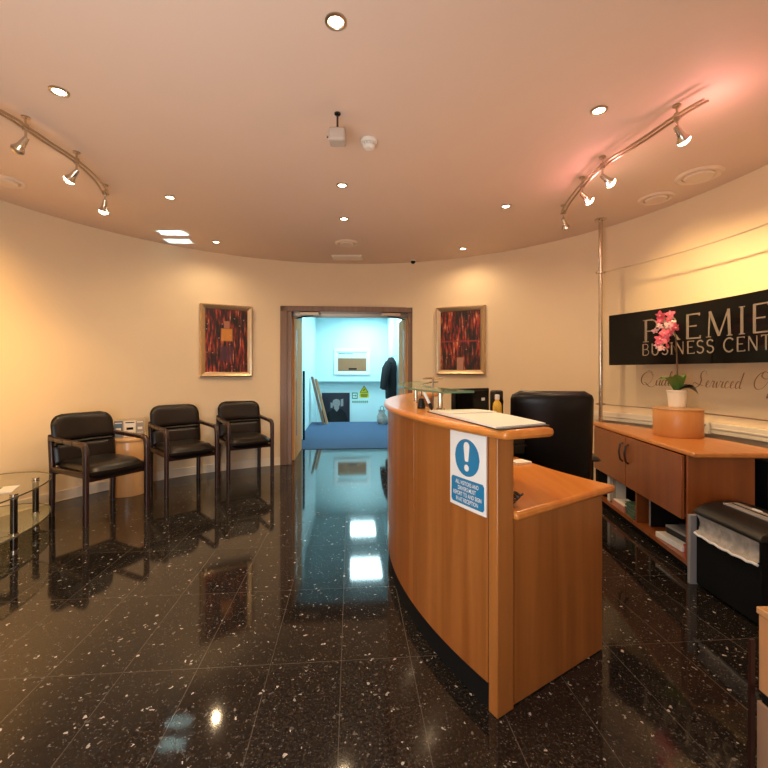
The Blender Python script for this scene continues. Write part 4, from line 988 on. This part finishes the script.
# curved twin rail tracks with spotlights
TH = 2.655
def track(path, label, heads, group):
    P = [Vector((x,y,TH)) for x, y in smooth(path, 6)]
    t = thing('track_light', label, 'track light', (P[0].x,P[0].y,TH))
    for s in (-1, 1):
        q = []
        for i, p in enumerate(P):
            d = (P[min(i+1,len(P)-1)]-P[max(i-1,0)]).normalized(); q.append(p+Vector((-d.y,d.x,0))*.017*s)
        b = MB(); b.tube(q, .0075, 8); obj('rail', b, M_SATIN, t)
    for (x, y, hd, lit) in heads:
        p = Vector((x,y,TH)); hd = Vector(hd).normalized()
        b = MB(); b.cyl(p+Vector((0,0,.02)), p+Vector((0,0,-.018)), .016, 12); b.cyl(p, (p.x,p.y,HC), .006, 8); b.lathe([(.022,HC-.0005),(.022,HC-.008)], (p.x,p.y,0), 14); hg = obj('hanger', b, M_SATIN, t)
        j = p+Vector((0,0,-.065)); e = j+hd*.075
        b = MB(); b.tube([p+Vector((0,0,-.015)), j], .007, 8); b.tube([j-hd*.012, j+hd*.03, j+hd*.05, e], [.014,.019,.022,.036], 16, caps=True); sh = obj('spot_head', b, M_CHROME, t)
        b = MB(); b.tube([e+hd*.0005, e+hd*.010, e+hd*.020, e+hd*.026], [.034,.032,.022,.008], 16); obj('bulb', b, M_SPOTL if lit else M_SATIN, sh)
        if lit:
            lamp('SPOT', 'track_beam', tuple(e+hd*.05), lit, (1,.66,.29) if x > 0 else (1,.54,.15), tuple(hd), 70, .9, .025)
RT = [(1.669,2.151),(1.62,2.295),(1.569,2.544),(1.505,2.813),(1.501,3.146),(1.544,3.483),(1.597,3.703)]
track(RT, 'curved twin rail track light on the ceiling above reception', [
    (1.62,2.295,(.62,.25,-.62),62), (1.500,2.85,(.75,.10,-.55),60), (1.502,3.146,(.75,.20,-.50),45), (1.590,3.68,(.55,.55,-.75),0)], 'tracks')
LT = [(-2.40,1.55),(-2.20,1.90),(-2.082,2.251),(-2.07,2.384),(-2.068,2.566),(-2.064,2.786),(-2.114,3.054),(-2.216,3.306)]
track(LT, 'curved twin rail track light on the ceiling at the left', [
    (-2.072,2.40,(-.55,-.05,-.80),0), (-2.064,2.786,(-.60,.10,-.55),30), (-2.205,3.28,(-.30,.25,-.80),30), (-2.25,1.80,(-.9,.75,-.65),230)], 'tracks')
# dichroic lamps leak pinkish light back onto the ceiling
for x, y in ((1.70,2.2),(1.50,2.85),(1.50,3.15)): lamp('POINT', 'lamp_back_glow', (x+.03,y,2.53), 2.6, (1,.36,.36), radius=.02)

for x, y, z in ((-1.3,1.9,.9),(.1,3.6,.9),(1.2,2.5,1.1)): lamp('SPOT', 'ceiling_fill_beam', (x,y,z), 21, (1,.71,.50), (0,0,1), 165, 1, .25)  # added fill spots that brighten the ceiling, no fitting stands here
lamp('SPOT', 'entrance_sky_beam', (-.9,-.30,.9), 55, (.80,.90,1), (-.10,.85,1), 75, 1, .3)
# daylight from the glazed entrance behind the camera, and light thrown up by a reflection outside
l = bpy.data.lights.new('entrance_daylight', 'AREA'); l.shape = 'RECTANGLE'; l.size = 1.6; l.size_y = 1.9; l.energy = 85; l.color = (.86,.93,1)
o = bpy.data.objects.new('entrance_daylight', l); col.objects.link(o); o.location = (-.9,-.40,1.35); o.rotation_euler = Vector((-.05,1,.25)).to_track_quat('-Z','Y').to_euler()
for x, y in ((-2.25,4.42),(-2.32,4.70)):
    l = bpy.data.lights.new('reflected_daylight', 'AREA'); l.shape = 'RECTANGLE'; l.size = .26; l.size_y = .14; l.energy = .9; l.color = (.42,.85,1); l.spread = rad(4)
    o = bpy.data.objects.new('reflected_daylight', l); col.objects.link(o); o.location = (x,y,1.95); o.rotation_euler = (PI, 0, 0)

# ------------------------------------------------------------------ world, camera, colour
w = bpy.data.worlds.new('world'); scene.world = w; w.use_nodes = True
w.node_tree.nodes['Background'].inputs['Color'].default_value = (.5,.45,.4,1); w.node_tree.nodes['Background'].inputs['Strength'].default_value = .1
cam = bpy.data.cameras.new('camera'); cam.sensor_width = 36; cam.lens = 415/768*36; cam.shift_y = -13/768; cam.clip_start = .05
co = bpy.data.objects.new('camera', cam); col.objects.link(co); co.location = (0,0,1.25); co.rotation_euler = (PI/2,0,0)
scene.camera = co
scene.view_settings.view_transform = 'Standard'
scene.view_settings.look = 'None'
scene.view_settings.exposure = 0
